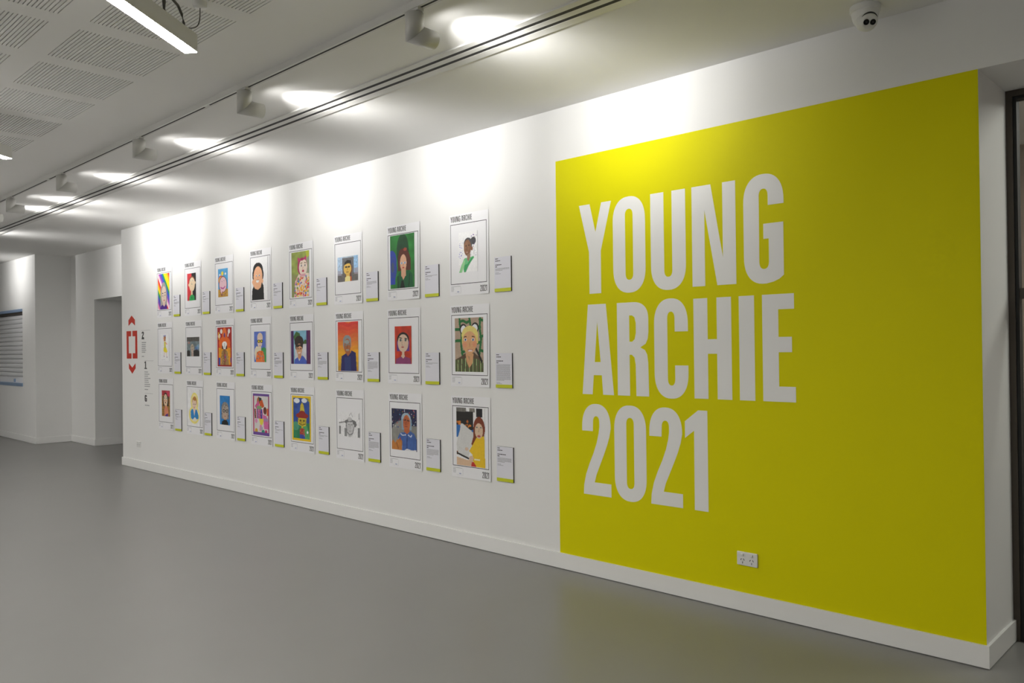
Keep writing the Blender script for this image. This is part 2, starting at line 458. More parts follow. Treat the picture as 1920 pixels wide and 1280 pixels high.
PEND = [((-3.475, -2.452, 2.75), 'bright linear pendant lamp hanging at the top of the photo', True),
        ((-6.235, -2.450, 2.75), 'small lamp end at the left edge, second linear pendant lamp', False),
        ((-8.995, -2.450, 2.75), 'third linear pendant lamp past the left edge of the photo', False),
        ((-11.755, -2.450, 2.75), 'fourth linear pendant lamp far along the hall', False),
        ((0.66, -5.3, 2.75), 'added unseen linear pendant lamp of the rear row on the entrance side', False),  # unseen lamp added to lift the light at the entrance end
        ((-14.515, -2.452, 2.75), 'fifth linear pendant lamp, added unseen at the far end of the hall', False),  # unseen lamp added to brighten the alcove and far left wall
        ((-2.1, -5.3, 2.75), 'added unseen linear pendant lamp of the rear row, behind the viewer', False),  # from here on an unseen row, added for more even ambient light
        ((-4.86, -5.3, 2.75), 'second added unseen linear pendant lamp of the rear row', False),
        ((-7.62, -5.3, 2.75), 'third added unseen linear pendant lamp of the rear row', False),
        ((-10.38, -5.3, 2.75), 'fourth added unseen linear pendant lamp of the rear row', False),
        ((-13.14, -5.3, 2.75), 'farthest added unseen linear pendant lamp of the rear row', False)]
for i, (loc, lab, _) in enumerate(PEND):
    o = pend0 if i == 0 else copy_tree(pend0, loc)
    finish_pendant(o, loc, ANG, lab, _)
MB().tube(loop_pts, 0.0058, 10).build('cord_loop', M_CORD, pend0)
# ceiling rose and supply cord of the near pendant (parts of that lamp)
inv = (Matrix.Translation(PEND[0][0]) @ Matrix.Rotation(ANG, 4, 'Z')).inverted()
rose = MB().lathe([(0.0, 2.974), (0.020, 2.974), (0.028, 2.977), (0.030, 2.983), (0.030, 3.0)], 28, -3.508, -2.394).xf(inv)
rose.build('ceiling_rose', M_PLASTIC, pend0, smooth=True)
def bez(P, n=20):
    out = []
    for i in range(n + 1):
        t = i / n
        out.append(sum((Vector(P[k]) * w for k, w in enumerate(((1 - t) ** 3, 3 * t * (1 - t) ** 2, 3 * t * t * (1 - t), t ** 3))), Vector((0, 0, 0))))
    return out
cp = bez([(-3.508, -2.394, 2.976), (-3.508, -2.394, 2.90), (-3.500, -2.40, 2.872), (-3.445, -2.495, 2.842)])
MB().tube(cp, 0.0024, 8).xf(inv).build('supply_cord', M_CORD, pend0)

# ------------------------------------------------------------------ security camera on the ceiling
sc = empty('security_camera', (-1.425, -0.20, H), 'white dome security camera on the ceiling above the yellow wall', 'camera')
MB().lathe([(0, 0), (0.0655, 0), (0.067, -0.003), (0.066, -0.026), (0.062, -0.030), (0.0, -0.030)], 48).build('mount', M_PLASTIC, sc, smooth=False)
MB().lathe([(0.0605, -0.0295), (0.058, -0.045), (0.052, -0.066), (0.0475, -0.078), (0.0, -0.080)], 48).build('collar', M_PLASTIC, sc, smooth=True)
dn = Vector((0.60, -0.62, -0.55)).normalized()       # the way the eye looks
rot = dn.to_track_quat('Z', 'Y').to_matrix()
bc = Vector((0.009, -0.010, -0.071))
bm = bmesh.new(); bmesh.ops.create_uvsphere(bm, u_segments=40, v_segments=28, radius=0.0485)
bm.verts.index_update()
vv = []
for v_ in bm.verts:
    q = v_.co.copy()
    q.z = min(q.z, 0.0375)
    vv.append(tuple(rot @ q + bc))
ff = [tuple(w.index for w in fc.verts) for fc in bm.faces]; bm.free()
eye = MB().add(vv, ff).build('eyeball', M_PLASTIC, sc, smooth=True)
side = Vector((dn.y, -dn.x, 0)).normalized()
upv = side.cross(dn).normalized()
if upv.z < 0: upv = -upv
for sgn in (-1, 1):
    u = bc + dn * 0.0376 + side * 0.0150 * sgn + upv * 0.002
    lens_o = MB().tube([u, u + dn * 0.0012], 0.0132, 24).build('lens', M_LENS, sc)
    MB().tube([u + dn * 0.0012, u + dn * 0.0016], 0.004, 14).build('lens_core', M_HOLE, lens_o)
gapv = []
for k in range(15):
    ph = math.radians(-58 + 116 * k / 14)
    th = math.radians(57)
    gapv.append(bc + 0.0500 * (math.cos(th) * dn + math.sin(th) * (math.cos(ph) * upv + math.sin(ph) * side)))
MB().tube(gapv, [0.0006 + 0.0032 * math.sin(PI * k / 14) for k in range(15)], 8).build('shadow_gap', M_HOLE, sc)

# ------------------------------------------------------------------ power outlets
def outlet(x0, x1, z0, z1, label):
    t = empty('power_outlet', ((x0 + x1) / 2, 0, z0), label, 'outlet')
    w, h = (x1 - x0) / 2, z1 - z0
    bevel_box(-w, w, -0.011, -0.0, 0, h, 0.004).build('faceplate', M_PLASTIC, t)
    for s in (-1, 1):
        cx = s * w * 0.44
        bevel_box(cx - 0.0075, cx + 0.0075, -0.0185, -0.0095, h * 0.71, h * 0.87, 0.0025).build('switch', M_PLASTIC, t)
        pin = MB()
        for dx, rz, zz in ((-0.0085, -0.5, 0.44), (0.0085, 0.5, 0.44), (0, 0, 0.22)):
            a, b2 = 0.0018, 0.0052
            R2 = Matrix.Rotation(rz, 2)
            lp = [R2 @ Vector(q) + Vector((cx + dx, h * zz)) for q in ((-a, -b2), (a, -b2), (a, b2), (-a, b2))]
            pin.poly([[tuple(q) for q in lp]], -0.0113, -0.0105)
        pin.build('pin_slots', M_HOLE, t)
    return t
outlet(-2.2195, -2.099, 0.251, 0.325, 'white double power outlet low on the yellow painted area')
outlet(-10.385, -10.265, 0.265, 0.339, 'white double power outlet below the red directory sign')

# ------------------------------------------------------------------ lettering: condensed grotesque drawn by outlines (cap height 0.565)
def arc(cx, cy, rx, ry, a0, a1, n=12):
    return [(cx + rx * math.copysign(abs(math.cos(a)) ** 0.86, math.cos(a)), cy + ry * math.copysign(abs(math.sin(a)) ** 0.86, math.sin(a)))
            for a in (math.radians(a0 + (a1 - a0) * i / n) for i in range(n + 1))]
def stadium(x0, x1, y0, y1, ry, n=12):
    cx, rx = (x0 + x1) / 2, (x1 - x0) / 2
    return arc(cx, y1 - ry, rx, ry, 0, 180, 2 * n) + arc(cx, y0 + ry, rx, ry, 180, 360, 2 * n)
CAP = 0.565
G = {}
G['Y'] = (0.254, [[(0, .565), (.086, .565), (.130, .384), (.178, .565), (.254, .565), (.171, .265), (.170, 0), (.078, 0), (.077, .265)]])
G['O'] = (0.238, [stadium(0, .238, -.009, .574, .150), stadium(.092, .149, .069, .499, .040)])
G['0'] = (0.234, [stadium(0, .234, -.008, .574, .150), stadium(.090, .146, .069, .499, .040)])
G['U'] = (0.238, [[(0, .565)] + arc(.119, .139, .119, .147, 180, 360, 24) + [(.238, .565), (.147, .565)] + arc(.1195, .108, .0275, .040, 360, 180, 16) + [(.092, .565)]])
G['N'] = (0.273, [[(0, 0), (0, .565), (.121, .565), (.194, .150), (.194, .565), (.273, .565), (.273, 0), (.157, 0), (.081, .427), (.081, 0)]])
G['G'] = (0.229, [[(.229, .406)] + arc(.1145, .424, .1145, .150, 0, 180, 24) + arc(.1145, .141, .1145, .150, 180, 275, 12) + [(.168, -.001), (.200, .012), (.226, .032), (.226, .309), (.114, .309), (.114, .229), (.144, .229)]
           + arc(.1165, .109, .0275, .040, 360, 180, 14) + arc(.1155, .456, .0255, .040, 180, 0, 14) + [(.141, .406)]])
G['A'] = (0.247, [[(0, 0), (.051, .565), (.192, .565), (.247, 0), (.164, 0), (.155, .121), (.091, .121), (.080, 0)], [(.100, .203), (.147, .203), (.123, .458)]])
G['R'] = (0.229, [[(0, 0), (0, .565), (.120, .565)] + arc(.120, .465, .109, .100, 90, 0, 10)[1:] + [(.229, .385), (.224, .345), (.208, .314), (.169, .292), (.203, .276), (.219, .248), (.225, .200), (.229, 0), (.138, 0), (.135, .190), (.127, .232), (.108, .248), (.091, .248), (.091, 0)],
           [(.091, .327), (.091, .486), (.112, .486), (.130, .474), (.139, .440), (.139, .380), (.130, .342), (.112, .327)]])
G['C'] = (0.229, [[(.229, .382), (.229, .424)] + arc(.1145, .424, .1145, .151, 0, 180, 24) + arc(.1145, .144, .1145, .151, 180, 360, 24) + [(.229, .186), (.141, .186)] + arc(.116, .109, .025, .040, 360, 180, 14) + arc(.116, .458, .025, .040, 180, 0, 14) + [(.141, .382)]])
G['H'] = (0.236, [[(0, 0), (0, .565), (.089, .565), (.089, .334), (.147, .334), (.147, .565), (.236, .565), (.236, 0), (.147, 0), (.147, .253), (.089, .253), (.089, 0)]])
G['I'] = (0.090, [[(0, 0), (0, .565), (.090, .565), (.090, 0)]])
G['E'] = (0.180, [[(0, 0), (0, .565), (.177, .565), (.177, .485), (.090, .485), (.090, .340), (.163, .340), (.163, .260), (.090, .260), (.090, .080), (.181, .080), (.181, 0)]])
G['2'] = (0.225, [[(0, .401), (0, .424)] + arc(.1125, .424, .1125, .149, 180, 0, 24) + [(.224, .420), (.214, .372), (.195, .318), (.168, .255), (.136, .186), (.110, .130), (.095, .080), (.225, .080), (.225, 0), (.007, 0), (.011, .060), (.028, .128), (.056, .196), (.088, .262), (.115, .330), (.131, .390), (.137, .430)]
           + arc(.112, .458, .025, .038, 0, 180, 14) + [(.085, .401)]])
G['1'] = (0.146, [[(0, .500), (.087, .566), (.146, .566), (.146, 0), (.058, 0), (.060, .450), (0, .405)]])
def inset(lp, w, hole):
    """thin a stroke: move the outline of a shape inwards (of a hole outwards) by w"""
    pts = [p for i, p in enumerate(lp) if math.dist(p, lp[i - 1]) > 1e-6]
    n = len(pts)
    area = sum(pts[i][0] * pts[(i + 1) % n][1] - pts[(i + 1) % n][0] * pts[i][1] for i in range(n))
    sg = (1 if area > 0 else -1) * (-1 if hole else 1)
    out = []
    for i in range(n):
        a, b, c = Vector(pts[i - 1]), Vector(pts[i]), Vector(pts[(i + 1) % n])
        d0, d1 = (b - a).normalized(), (c - b).normalized()
        n0, n1 = Vector((-d0.y, d0.x)) * sg, Vector((-d1.y, d1.x)) * sg
        o = (n0 + n1) / max(0.35, 1 + n0.dot(n1)) * w
        out.append((b.x + o.x, b.y + o.y))
    return out
def glyph_loops(ch, x, z, s, sx=None, thin=0.0):
    sx = sx or s
    loops = [inset(lp, thin, k > 0) for k, lp in enumerate(G[ch][1])] if thin else G[ch][1]
    return [[(x + px * sx, z + pz * s) for px, pz in lp] for lp in loops]

# ------------------------------------------------------------------ yellow painted graphic
XY0 = -3.494
ZY0, ZY1 = BH + 0.0005, 2.6575
mural = empty('yellow_wall_graphic', ((XY0 + XR) / 2, 0, ZY0), 'large yellow-green painted wall graphic reading YOUNG ARCHIE 2021', 'wall graphic')
mloc = (-(XY0 + XR) / 2, 0, -ZY0)
MB().box(XY0, XR - 0.0005, -0.0012, -0.0001, ZY0, ZY1).build('yellow_field', M_YELLOW, mural, loc=mloc)
LETTERS = [('Y', -3.300, 1.7765), ('O', -3.034, 1.7765), ('U', -2.757, 1.7765), ('N', -2.477, 1.7765), ('G', -2.157, 1.7765),
           ('A', -3.288, 1.1435), ('R', -3.011, 1.1435), ('C', -2.741, 1.1435), ('H', -2.474, 1.1435), ('I', -2.192, 1.1435), ('E', -2.056, 1.1435),
           ('2', -3.295, 0.5105), ('0', -3.042, 0.5105), ('2', -2.784, 0.5105), ('1', -2.540, 0.5105)]
for ch, x, z in LETTERS:
    MB().poly(glyph_loops(ch, x, z, 1.0), -0.0024, -0.0011).build('letter', M_LETTER, mural, loc=mloc)

# ------------------------------------------------------------------ red directory sign
way = empty('directory_sign', (-10.3, 0, 0.79), 'red bracket and arrow directory sign lettered 2, 1 and G near the wall end', 'sign')
wl = (10.3, 0, -0.79)
def wp(name, loops, M, d=0.0016):
    return MB().poly(loops, -d, -0.0001).build(name, M, way, loc=wl)
wp('arrow', [[(-10.523, 1.895), (-10.622, 1.841), (-10.622, 1.769), (-10.520, 1.813), (-10.420, 1.769), (-10.420, 1.841)][::-1]], M_RED)
wp('arrow', [[(-10.619, 1.298), (-10.516, 1.242), (-10.412, 1.298), (-10.412, 1.236), (-10.516, 1.169), (-10.619, 1.232)][::-1]], M_RED)
wp('bracket', [[(-10.687, 1.703), (-10.543, 1.703), (-10.543, 1.636), (-10.625, 1.636), (-10.622, 1.423), (-10.537, 1.423), (-10.537, 1.357), (-10.684, 1.357)][::-1]], M_RED)
wp('bracket', [[(-10.499, 1.703), (-10.355, 1.703), (-10.351, 1.358), (-10.497, 1.358), (-10.497, 1.424), (-10.416, 1.424), (-10.414, 1.635), (-10.499, 1.635)][::-1]], M_RED)
for ch, x, z, ul in (('2', -10.212, 1.608, True), ('1', -10.136, 1.246, True), ('G', -10.139, 0.836, False)):
    mb = MB().poly(glyph_loops(ch, x, z, 0.138, 0.27), -0.0016, -0.0001)
    if ul: mb.box(x - 0.004, x + 0.066, -0.0016, -0.0001, z - 0.014, z - 0.001)
    mb.build('numeral', M_INK, way, loc=wl)
def words(mb, x, z, width, h, rnd, d, wmin=0.3, gapw=0.5):
    """a line of tiny print as word blocks"""
    e = x + width
    while x < e - h:
        w = min(h * rnd.uniform(1.2, 4.5), e - x)
        mb.box(x, x + w, d, -0.0001 if d > -0.01 else d + 0.0006, z, z + h)
        x += w + h * gapw
rw = random.Random(9)
tx = MB()
for z, w in ((1.549, .135), (1.524, .125), (1.501, .115), (1.478, .12), (1.455, .125), (1.432, .10), (1.380, .06)): words(tx, -10.215, z, w, 0.010, rw, -0.0014)
for z, w in ((1.190, .10), (1.164, .14), (1.140, .10), (1.114, .17), (1.090, .12), (1.066, .12), (1.040, .16), (1.016, .15), (0.978, .11)): words(tx, -10.140, z, w, 0.010, rw, -0.0014)
words(tx, -10.134, 0.786, .125, 0.010, rw, -0.0014)
tag(tx.build('directory_text', M_GREYINK, way, loc=wl), kind='stuff')
rl = MB()
for x, z, w in ((-10.22, 1.700, .26), (-10.138, 1.331, .26), (-10.138, 0.935, .24)): rl.box(x, x + w, -0.0014, -0.0001, z, z + 0.003)
rl.build('rule_lines', M_GREYINK, way, loc=wl)
# ------------------------------------------------------------------ paint box for the children's portraits
class Canvas:
    """small grid of paint colours; u runs right, v runs down, both 0..1"""
    def __init__(s, asp, bg, n=84, seed=1):
        s.nu, s.nv = n, max(24, int(n * asp))
        s.asp = asp
        s.U, s.V = np.meshgrid((np.arange(s.nu) + .5) / s.nu, (np.arange(s.nv) + .5) / s.nv)
        s.c = np.zeros((s.nv, s.nu, 3)); s.c[:] = lin(bg)
        s.r = np.random.RandomState(seed)
    def put(s, mask, col, a=1.0):
        col = np.array(lin(col)); s.c[mask] = s.c[mask] * (1 - a) + col * a; return s
    def rect(s, u0, v0, u1, v1, col, a=1.0): return s.put((s.U >= u0) & (s.U < u1) & (s.V >= v0) & (s.V < v1), col, a)
    def ell(s, cx, cy, rx, ry, col, a=1.0, rot=0.0):
        du, dv = s.U - cx, (s.V - cy) * s.asp
        if rot: du, dv = du * math.cos(rot) + dv * math.sin(rot), -du * math.sin(rot) + dv * math.cos(rot)
        return s.put((du / rx) ** 2 + (dv / (ry * s.asp)) ** 2 <= 1, col, a)
    def poly(s, pts, col, a=1.0):
        m_ = np.zeros(s.U.shape, bool)
        n = len(pts)
        for i in range(n):
            (x0, y0), (x1, y1) = pts[i], pts[(i + 1) % n]
            if y0 == y1: continue
            cr = ((s.V < y0) != (s.V < y1)) & (s.U < (x1 - x0) * (s.V - y0) / (y1 - y0) + x0)
            m_ ^= cr
        return s.put(m_, col, a)
    def line(s, pts, w, col, a=1.0):
        d = np.full(s.U.shape, 9.0)
        for (x0, y0), (x1, y1) in zip(pts[:-1], pts[1:]):
            dx, dy = x1 - x0, (y1 - y0) * s.asp
            L = dx * dx + dy * dy + 1e-9
            t = np.clip(((s.U - x0) * dx + (s.V - y0) * s.asp * dy) / L, 0, 1)
            d = np.minimum(d, np.hypot(s.U - x0 - t * dx, (s.V - y0) * s.asp - t * dy))
        return s.put(d < w, col, a)
    def dots(s, n, box, cols, r, a=1.0):
        for i in range(n):
            u, v = s.r.uniform(box[0], box[2]), s.r.uniform(box[1], box[3])
            rr = r * s.r.uniform(.6, 1.4)
            s.ell(u, v, rr, rr / s.asp, cols[i % len(cols)], a)
        return s
    def noise(s, amt, gu=8, gv=8, box=(0, 0, 1, 1)):
        g = s.r.uniform(-1, 1, (gv + 2, gu + 2))
        x, y = s.U * gu, s.V * gv
        i, j = x.astype(int), y.astype(int); fx, fy = x - i, y - j
        n = (g[j, i] * (1 - fx) + g[j, i + 1] * fx) * (1 - fy) + (g[j + 1, i] * (1 - fx) + g[j + 1, i + 1] * fx) * fy
        m_ = (s.U >= box[0]) & (s.U <= box[2]) & (s.V >= box[1]) & (s.V <= box[3])
        s.c = np.where(m_[..., None], np.clip(s.c * (1 + amt * n[..., None]), 0, 1), s.c)
        return s
    def eyes(s, u, v, du, r, iris, white='f2f0ec', brow=None):
        for k in (-1, 1):
            s.ell(u + k * du, v, r * 1.5, r / s.asp, white).ell(u + k * du, v, r * .75, r * .9 / s.asp, iris)
            if brow: s.line([(u + k * (du - r), v - 2.2 * r / s.asp), (u + k * (du + 1.4 * r), v - 1.9 * r / s.asp)], r * .35, brow)
        return s

def a11(c):
    ks = [(-1.0, 'f6f2f4'), (-.93, 'f08fc0'), (-.8, '7a3fb0'), (-.66, '2f4fc0'), (-.55, '1f9a4a'), (-.42, 'ffe400'), (-.29, 'ff9a18'), (-.2, 'ef3030'), (-.08, 'fbf3f6'), (.0, 'f6a8d2'), (.09, '8a4cc0'),
          (.22, '2f58cc'), (.36, '19a060'), (.48, 'ffe800'), (.74, 'ffb020'), (.86, 'ee3a30'), (1.1, 'f4c0d8')]
    t = c.U - c.V
    for (a, col), (b, _) in zip(ks[:-1], ks[1:]): c.put((t >= a) & (t < b), col)
    c.ell(.5, .66, .29, .42, 'a39b98').rect(.21, .7, .79, .94, 'a39b98').noise(.12, 30, 4, (.2, .2, .8, .95))
    c.ell(.52, .60, .2, .25, 'e3cdbb').rect(.44, .75, .62, .92, 'dfc6b4').poly([(.2, 1), (.26, .9), (.42, .87), (.54, .93), (.66, .86), (.78, .92), (.8, 1)], '4c1a8c')
    c.line([(.36, .55), (.46, .55)], .012, '3a3638').line([(.56, .54), (.68, .53)], .012, '3a3638').ell(.41, .62, .06, .022, '55504f').ell(.62, .61, .06, .022, '55504f').ell(.41, .62, .045, .014, 'd8c6ba').ell(.62, .61, .045, .014, 'd8c6ba')
    c.line([(.52, .6), (.5, .68), (.55, .69)], .008, '8f7468').ell(.53, .745, .05, .016, 'b04a50')
def a12(c):
    c.rect(0, 0, .5, 1, 'd8323a').rect(.5, 0, 1, 1, '151314').noise(.15, 10, 14)
    c.ell(.56, .36, .36, .25, '8a4a20').ell(.56, .41, .34, .255, 'ecd2b0').ell(.2, .42, .07, .05, 'ecd2b0').ell(.93, .36, .07, .05, 'ecd2b0').rect(.44, .6, .62, .8, 'e6c8a6')
    c.poly([(.22, 1), (.26, .86), (.42, .79), (.66, .79), (.82, .85), (.86, 1)], '18a04e').ell(.52, .9, .06, .035, '0c6a34').eyes(.54, .27, .12, .035, '4a7a66').line([(.5, .4), (.58, .4)], .018, '5a8a76').line([(.53, .32), (.51, .36)], .012, 'b89a80')
def a13(c):
    c.noise(.12, 6, 10).poly([(0, .78), (0, 1), (.3, 1), (.2, .78)], 'b98a2c')
    c.ell(.44, .17, .12, .075, 'f4dc3c').ell(.18, .21, .07, .035, 'eef2f6').ell(.76, .19, .08, .04, 'eef2f6')
    c.ell(.3, .40, .28, .16, 'e05030').ell(.3, .415, .23, .13, 'f0d040').ell(.3, .43, .18, .1, '6090c0').rect(0, .72, 1, 1, 'c39334').noise(.22, 12, 20, (0, .72, 1, 1))
    c.ell(.5, .56, .42, .29, '6a3a2a', rot=.15).ell(.5, .56, .37, .265, 'ecc4d0', rot=.15).poly([(.2, .8), (.32, .96), (.5, .8)], '9c4a3c').poly([(.22, .76), (.33, .9), (.46, .78)], 'ecc4d0')
    c.line([(.28, .66), (.4, .7), (.56, .7), (.7, .64)], .035, 'c2509c').line([(.36, .44), (.44, .46)], .012, 'b090a0').line([(.56, .42), (.66, .44)], .012, 'b090a0').dots(9, (.05, .85, .95, .98), ['7a5a8a', '8a5030', 'd8b060'], .03)
def a14(c):
    c.ell(.42, .28, .29, .17, '141214').ell(.42, .40, .33, .24, '141214').ell(.42, .44, .26, .24, 'f0b68e').ell(.40, .56, .33, .10, 'f0b68e').ell(.40, .60, .27, .15, 'f0b68e').rect(.19, .6, .62, .76, 'f0b68e')
    c.poly([(.05, .99), (.08, .74), (.16, .66), (.24, .72), (.42, .75), (.58, .7), (.64, .58), (.74, .66), (.77, .99)], '0c0b0c')
    c.eyes(.41, .415, .09, .028, '5a6a8a').ell(.39, .545, .085, .038, 'f2efec').line([(.3, .52), (.38, .515), (.48, .51)], .01, 'c8805c').line([(.42, .44), (.40, .48)], .01, 'd09a74')
    c.rect(.985, 0, 1, 1, 'c8c8cc')
def a15(c):
    c.noise(.3, 7, 12).rect(.84, .1, 1, .8, 'a2a49a', .7).poly([(.8, 0), (1, 0), (1, .12), (.86, .16)], 'b6c038')
    c.poly([(.14, 1), (.2, .66), (.4, .5), (.75, .48), (1, .5), (1, 1)], 'ecdcc8').dots(150, (.18, .55, 1, 1), ['e0503c', 'f0c020', '4a7ac8', 'e880a8', '5a9a4a', 'f4b030', 'd84068'], .032)
    c.poly([(.15, 1), (.2, .66), (.4, .5), (0, .5), (0, 1)], '8c8f5a', .85)
    c.ell(.62, .34, .28, .2, 'b02f62').ell(.66, .355, .23, .185, 'efdccc').rect(.5, .5, .8, .56, 'e0a8b0')
    c.poly([(.36, .12), (.36, .22), (.58, .18)], 'c23c74').poly([(.84, .1), (.84, .2), (.6, .18)], 'c23c74').ell(.6, .17, .09, .035, 'a82c5c').eyes(.67, .315, .10, .038, '5c3a2a', brow='8a6a50').ell(.66, .435, .06, .03, 'c0405c').line([(.66, .34), (.64, .39)], .012, 'd8a898')
def a16(c):
    c.rect(0, 0, .26, 1, 'b4cde6').rect(.8, 0, 1, 1, '9cc4e8').rect(.24, .05, .8, 1, '6f6f72').rect(0, .68, 1, 1, '6c6866').noise(.28, 40, 26).rect(.0, .55, .2, .75, 'a8a4b4', .7).rect(.82, .5, 1, .75, 'a89ca8', .7)
    c.ell(.52, .52, .2, .26, '74402e').rect(.38, .5, .68, .92, '74402e', .8).ell(.49, .5, .19, .24, 'e4bc5c').rect(.42, .68, .6, .84, 'dfb85c').poly([(.36, 1), (.37, .84), (.5, .78), (.64, .83), (.68, 1)], 'efe39a').rect(.62, .82, .69, 1, 'c0582c')
    c.poly([(.32, .34), (.36, .22), (.5, .14), (.66, .18), (.68, .3), (.5, .28)], '2a2a2a').ell(.43, .42, .06, .035, '33302a').ell(.56, .42, .06, .035, '33302a').line([(.5, .44), (.48, .55)], .012, 'b08030').line([(.44, .63), (.54, .63)], .012, '8a6030')
def a17(c):
    c.noise(.3, 6, 9).ell(.52, .32, .25, .34, '123c22', .9).rect(.3, .15, .72, .6, '16452a', .6).noise(.25, 5, 12).ell(.06, .48, .2, .2, '2f46a8').ell(.1, .62, .17, .24, '34489c').rect(0, .8, .2, .92, '2c44ac').ell(.1, .6, .06, .1, '4a5a66', .8)
    c.poly([(.26, 1), (.28, .78), (.4, .7), (.78, .68), (.92, .76), (.95, 1)], '155a34').ell(.57, .46, .25, .17, '5a2a1c').rect(.32, .45, .84, .68, '5a2a1c').ell(.55, .35, .19, .09, '5a2a1c').ell(.62, .285, .07, .03, 'a04a36')
    c.ell(.54, .53, .135, .155, 'e0b090').rect(.45, .63, .64, .78, 'd8a686').poly([(.45, .76), (.64, .76), (.54, .85)], 'd8a686').eyes(.54, .535, .065, .03, '6f86b0', 'e8eef4').ell(.54, .62, .04, .014, 'c03a34').line([(.55, .55), (.53, .59)], .01, 'c08a70')
    c.poly([(.4, 1), (.46, .86), (.54, .86), (.6, 1)], '0c1a12').line([(.32, .78), (.34, 1)], .012, '0c2414').line([(.8, .75), (.76, .98)], .012, '0c2414')
def a18(c):
    c.noise(.02, 8, 10).dots(22, (.02, .25, .24, .7), ['5a5ad0', '8a80d8', '4a50b0'], .016, .8).dots(9, (.68, .03, .98, .4), ['6a2a9a', '7a50b8', '9a3a80'], .022).dots(8, (.78, .4, .96, .62), ['a8a8c8', 'b8b8c8'], .016, .7)
    c.ell(.78, .24, .14, .095, '45454a').ell(.5, .31, .22, .16, '4f4f52').ell(.47, .4, .19, .2, '8a6248').ell(.42, .34, .13, .1, '93694e').ell(.7, .43, .05, .05, '8a5c44').rect(.45, .55, .62, .7, '9c7a66').noise(.2, 22, 14, (.25, .15, .95, .6))
    c.poly([(.02, 1), (.15, .82), (.3, .66), (.42, .64), (.5, .74), (.62, .64), (.78, .62), (.82, .66), (.5, .84), (.34, 1)], '6fc486').poly([(.28, 1), (.3, .82), (.46, .8), (.66, .66), (.8, .63), (.52, .86), (.38, 1)], '2f9a5a', .85).poly([(.05, .98), (.24, .74), (.36, .68), (.3, .85), (.2, 1)], 'a8dca0', .8).poly([(.18, 1), (.24, .9), (.28, 1)], 'f0f2f0')
    c.ell(.4, .35, .035, .014, '3a2a22').ell(.55, .34, .035, .014, '3a2a22').ell(.45, .51, .06, .018, 'b08a7c').line([(.46, .38), (.44, .45)], .014, '6a4834').poly([(.42, .66), (.6, .66), (.52, .75)], '9c7a66')
def a21(c):
    c.noise(.012, 6, 8).poly([(.33, .04), (.4, .07), (.48, .03), (.55, .07), (.62, .02), (.6, .11), (.36, .11)], '7c82c0').ell(.5, .14, .12, .055, 'c08a6a').rect(.42, .1, .58, .26, 'b87848').poly([(.42, .24), (.36, .12), (.3, .14), (.4, .3)], 'f0b090')
    c.poly([(.42, .28), (.58, .28), (.6, .48), (.42, .48)], 'e2d844').poly([(.56, .28), (.78, .38), (.76, .41), (.56, .35)], 'f0b090').poly([(.36, .5), (.62, .48), (.8, .66), (.62, .7), (.34, .64)], 'f0e028').rect(.44, .47, .6, .5, 'a0a890').line([(.46, .68), (.4, .82)], .022, 'f0c4ac').line([(.68, .68), (.72, .84)], .022, 'f0c4ac').ell(.4, .83, .05, .02, '9a8aa8').ell(.73, .86, .05, .02, '9a8aa8')
    c.line([(.1, .96), (.5, .95)], .006, 'b8b8c0')
def a22(c):
    c.noise(.3, 12, 10).rect(0, 0, 1, .22, '55524e').noise(.3, 50, 10, (0, 0, 1, .25)).rect(.1, .25, .25, .34, 'c07a68', .7).ell(.55, .4, .2, .22, '5c6a70', .7).ell(.8, .58, .14, .1, '3c6ab0', .7).ell(.9, .5, .12, .12, '7fa8c8', .7)
    c.ell(.44, .56, .14, .2, 'b6a894').rect(.36, .62, .52, 1, 'bea79a').rect(0, .75, .26, 1, '26221f').ell(.13, .76, .14, .08, '26221f').rect(.54, .74, 1, 1, '292523').ell(.76, .74, .22, .08, '292523').noise(.25, 30, 20).ell(.4, .5, .025, .025, '40382f').ell(.48, .47, .025, .025, '40382f').line([(.42, .65), (.47, .65)], .012, '6a5044')
def a23(c):
    c.rect(.08, .05, .92, .96, 'b01c14').rect(.08, .52, .92, .96, 'e8a018').noise(.15, 6, 10).ell(.5, .4, .4, .17, 'e86818').ell(.5, .18, .16, .17, 'e8742c').rect(.36, .2, .66, .4, 'e86818').ell(.5, .2, .06, .06, '7a3a80').poly([(.1, .5), (.3, .28), (.7, .28), (.92, .5)], 'ea6a14')
    for u, v in ((.28, .1), (.13, .22), (.82, .1)): c.ell(u, v, .08, .06, 'f0eeec')
    c.line([(.8, .1), (.74, .22)], .03, 'f0eeec').line([(.1, .14), (.12, .3)], .03, 'f0c030').rect(.32, .42, .68, .56, '3a2a22').ell(.5, .43, .17, .07, 'f2f0ee').poly([(.36, .44), (.64, .44), (.56, .56), (.44, .56)], 'f0eeec').line([(.5, .4), (.5, .52)], .008, '80807c')
    c.poly([(.26, .96), (.3, .62), (.42, .56), (.56, .56), (.72, .62), (.8, .96)], 'a8844c').rect(.42, .56, .56, .96, '8c5a34').line([(.54, .72), (.56, .84)], .05, 'b03a5c').ell(.57, .76, .04, .03, '5a50a0').dots(40, (.26, .6, .8, .95), ['7c5a34', 'c8a468'], .018).rect(.08, .78, .2, .96, '3050b0').rect(.9, .78, .97, .9, '4a50a8').rect(0, .96, 1, 1, 'a01a14')
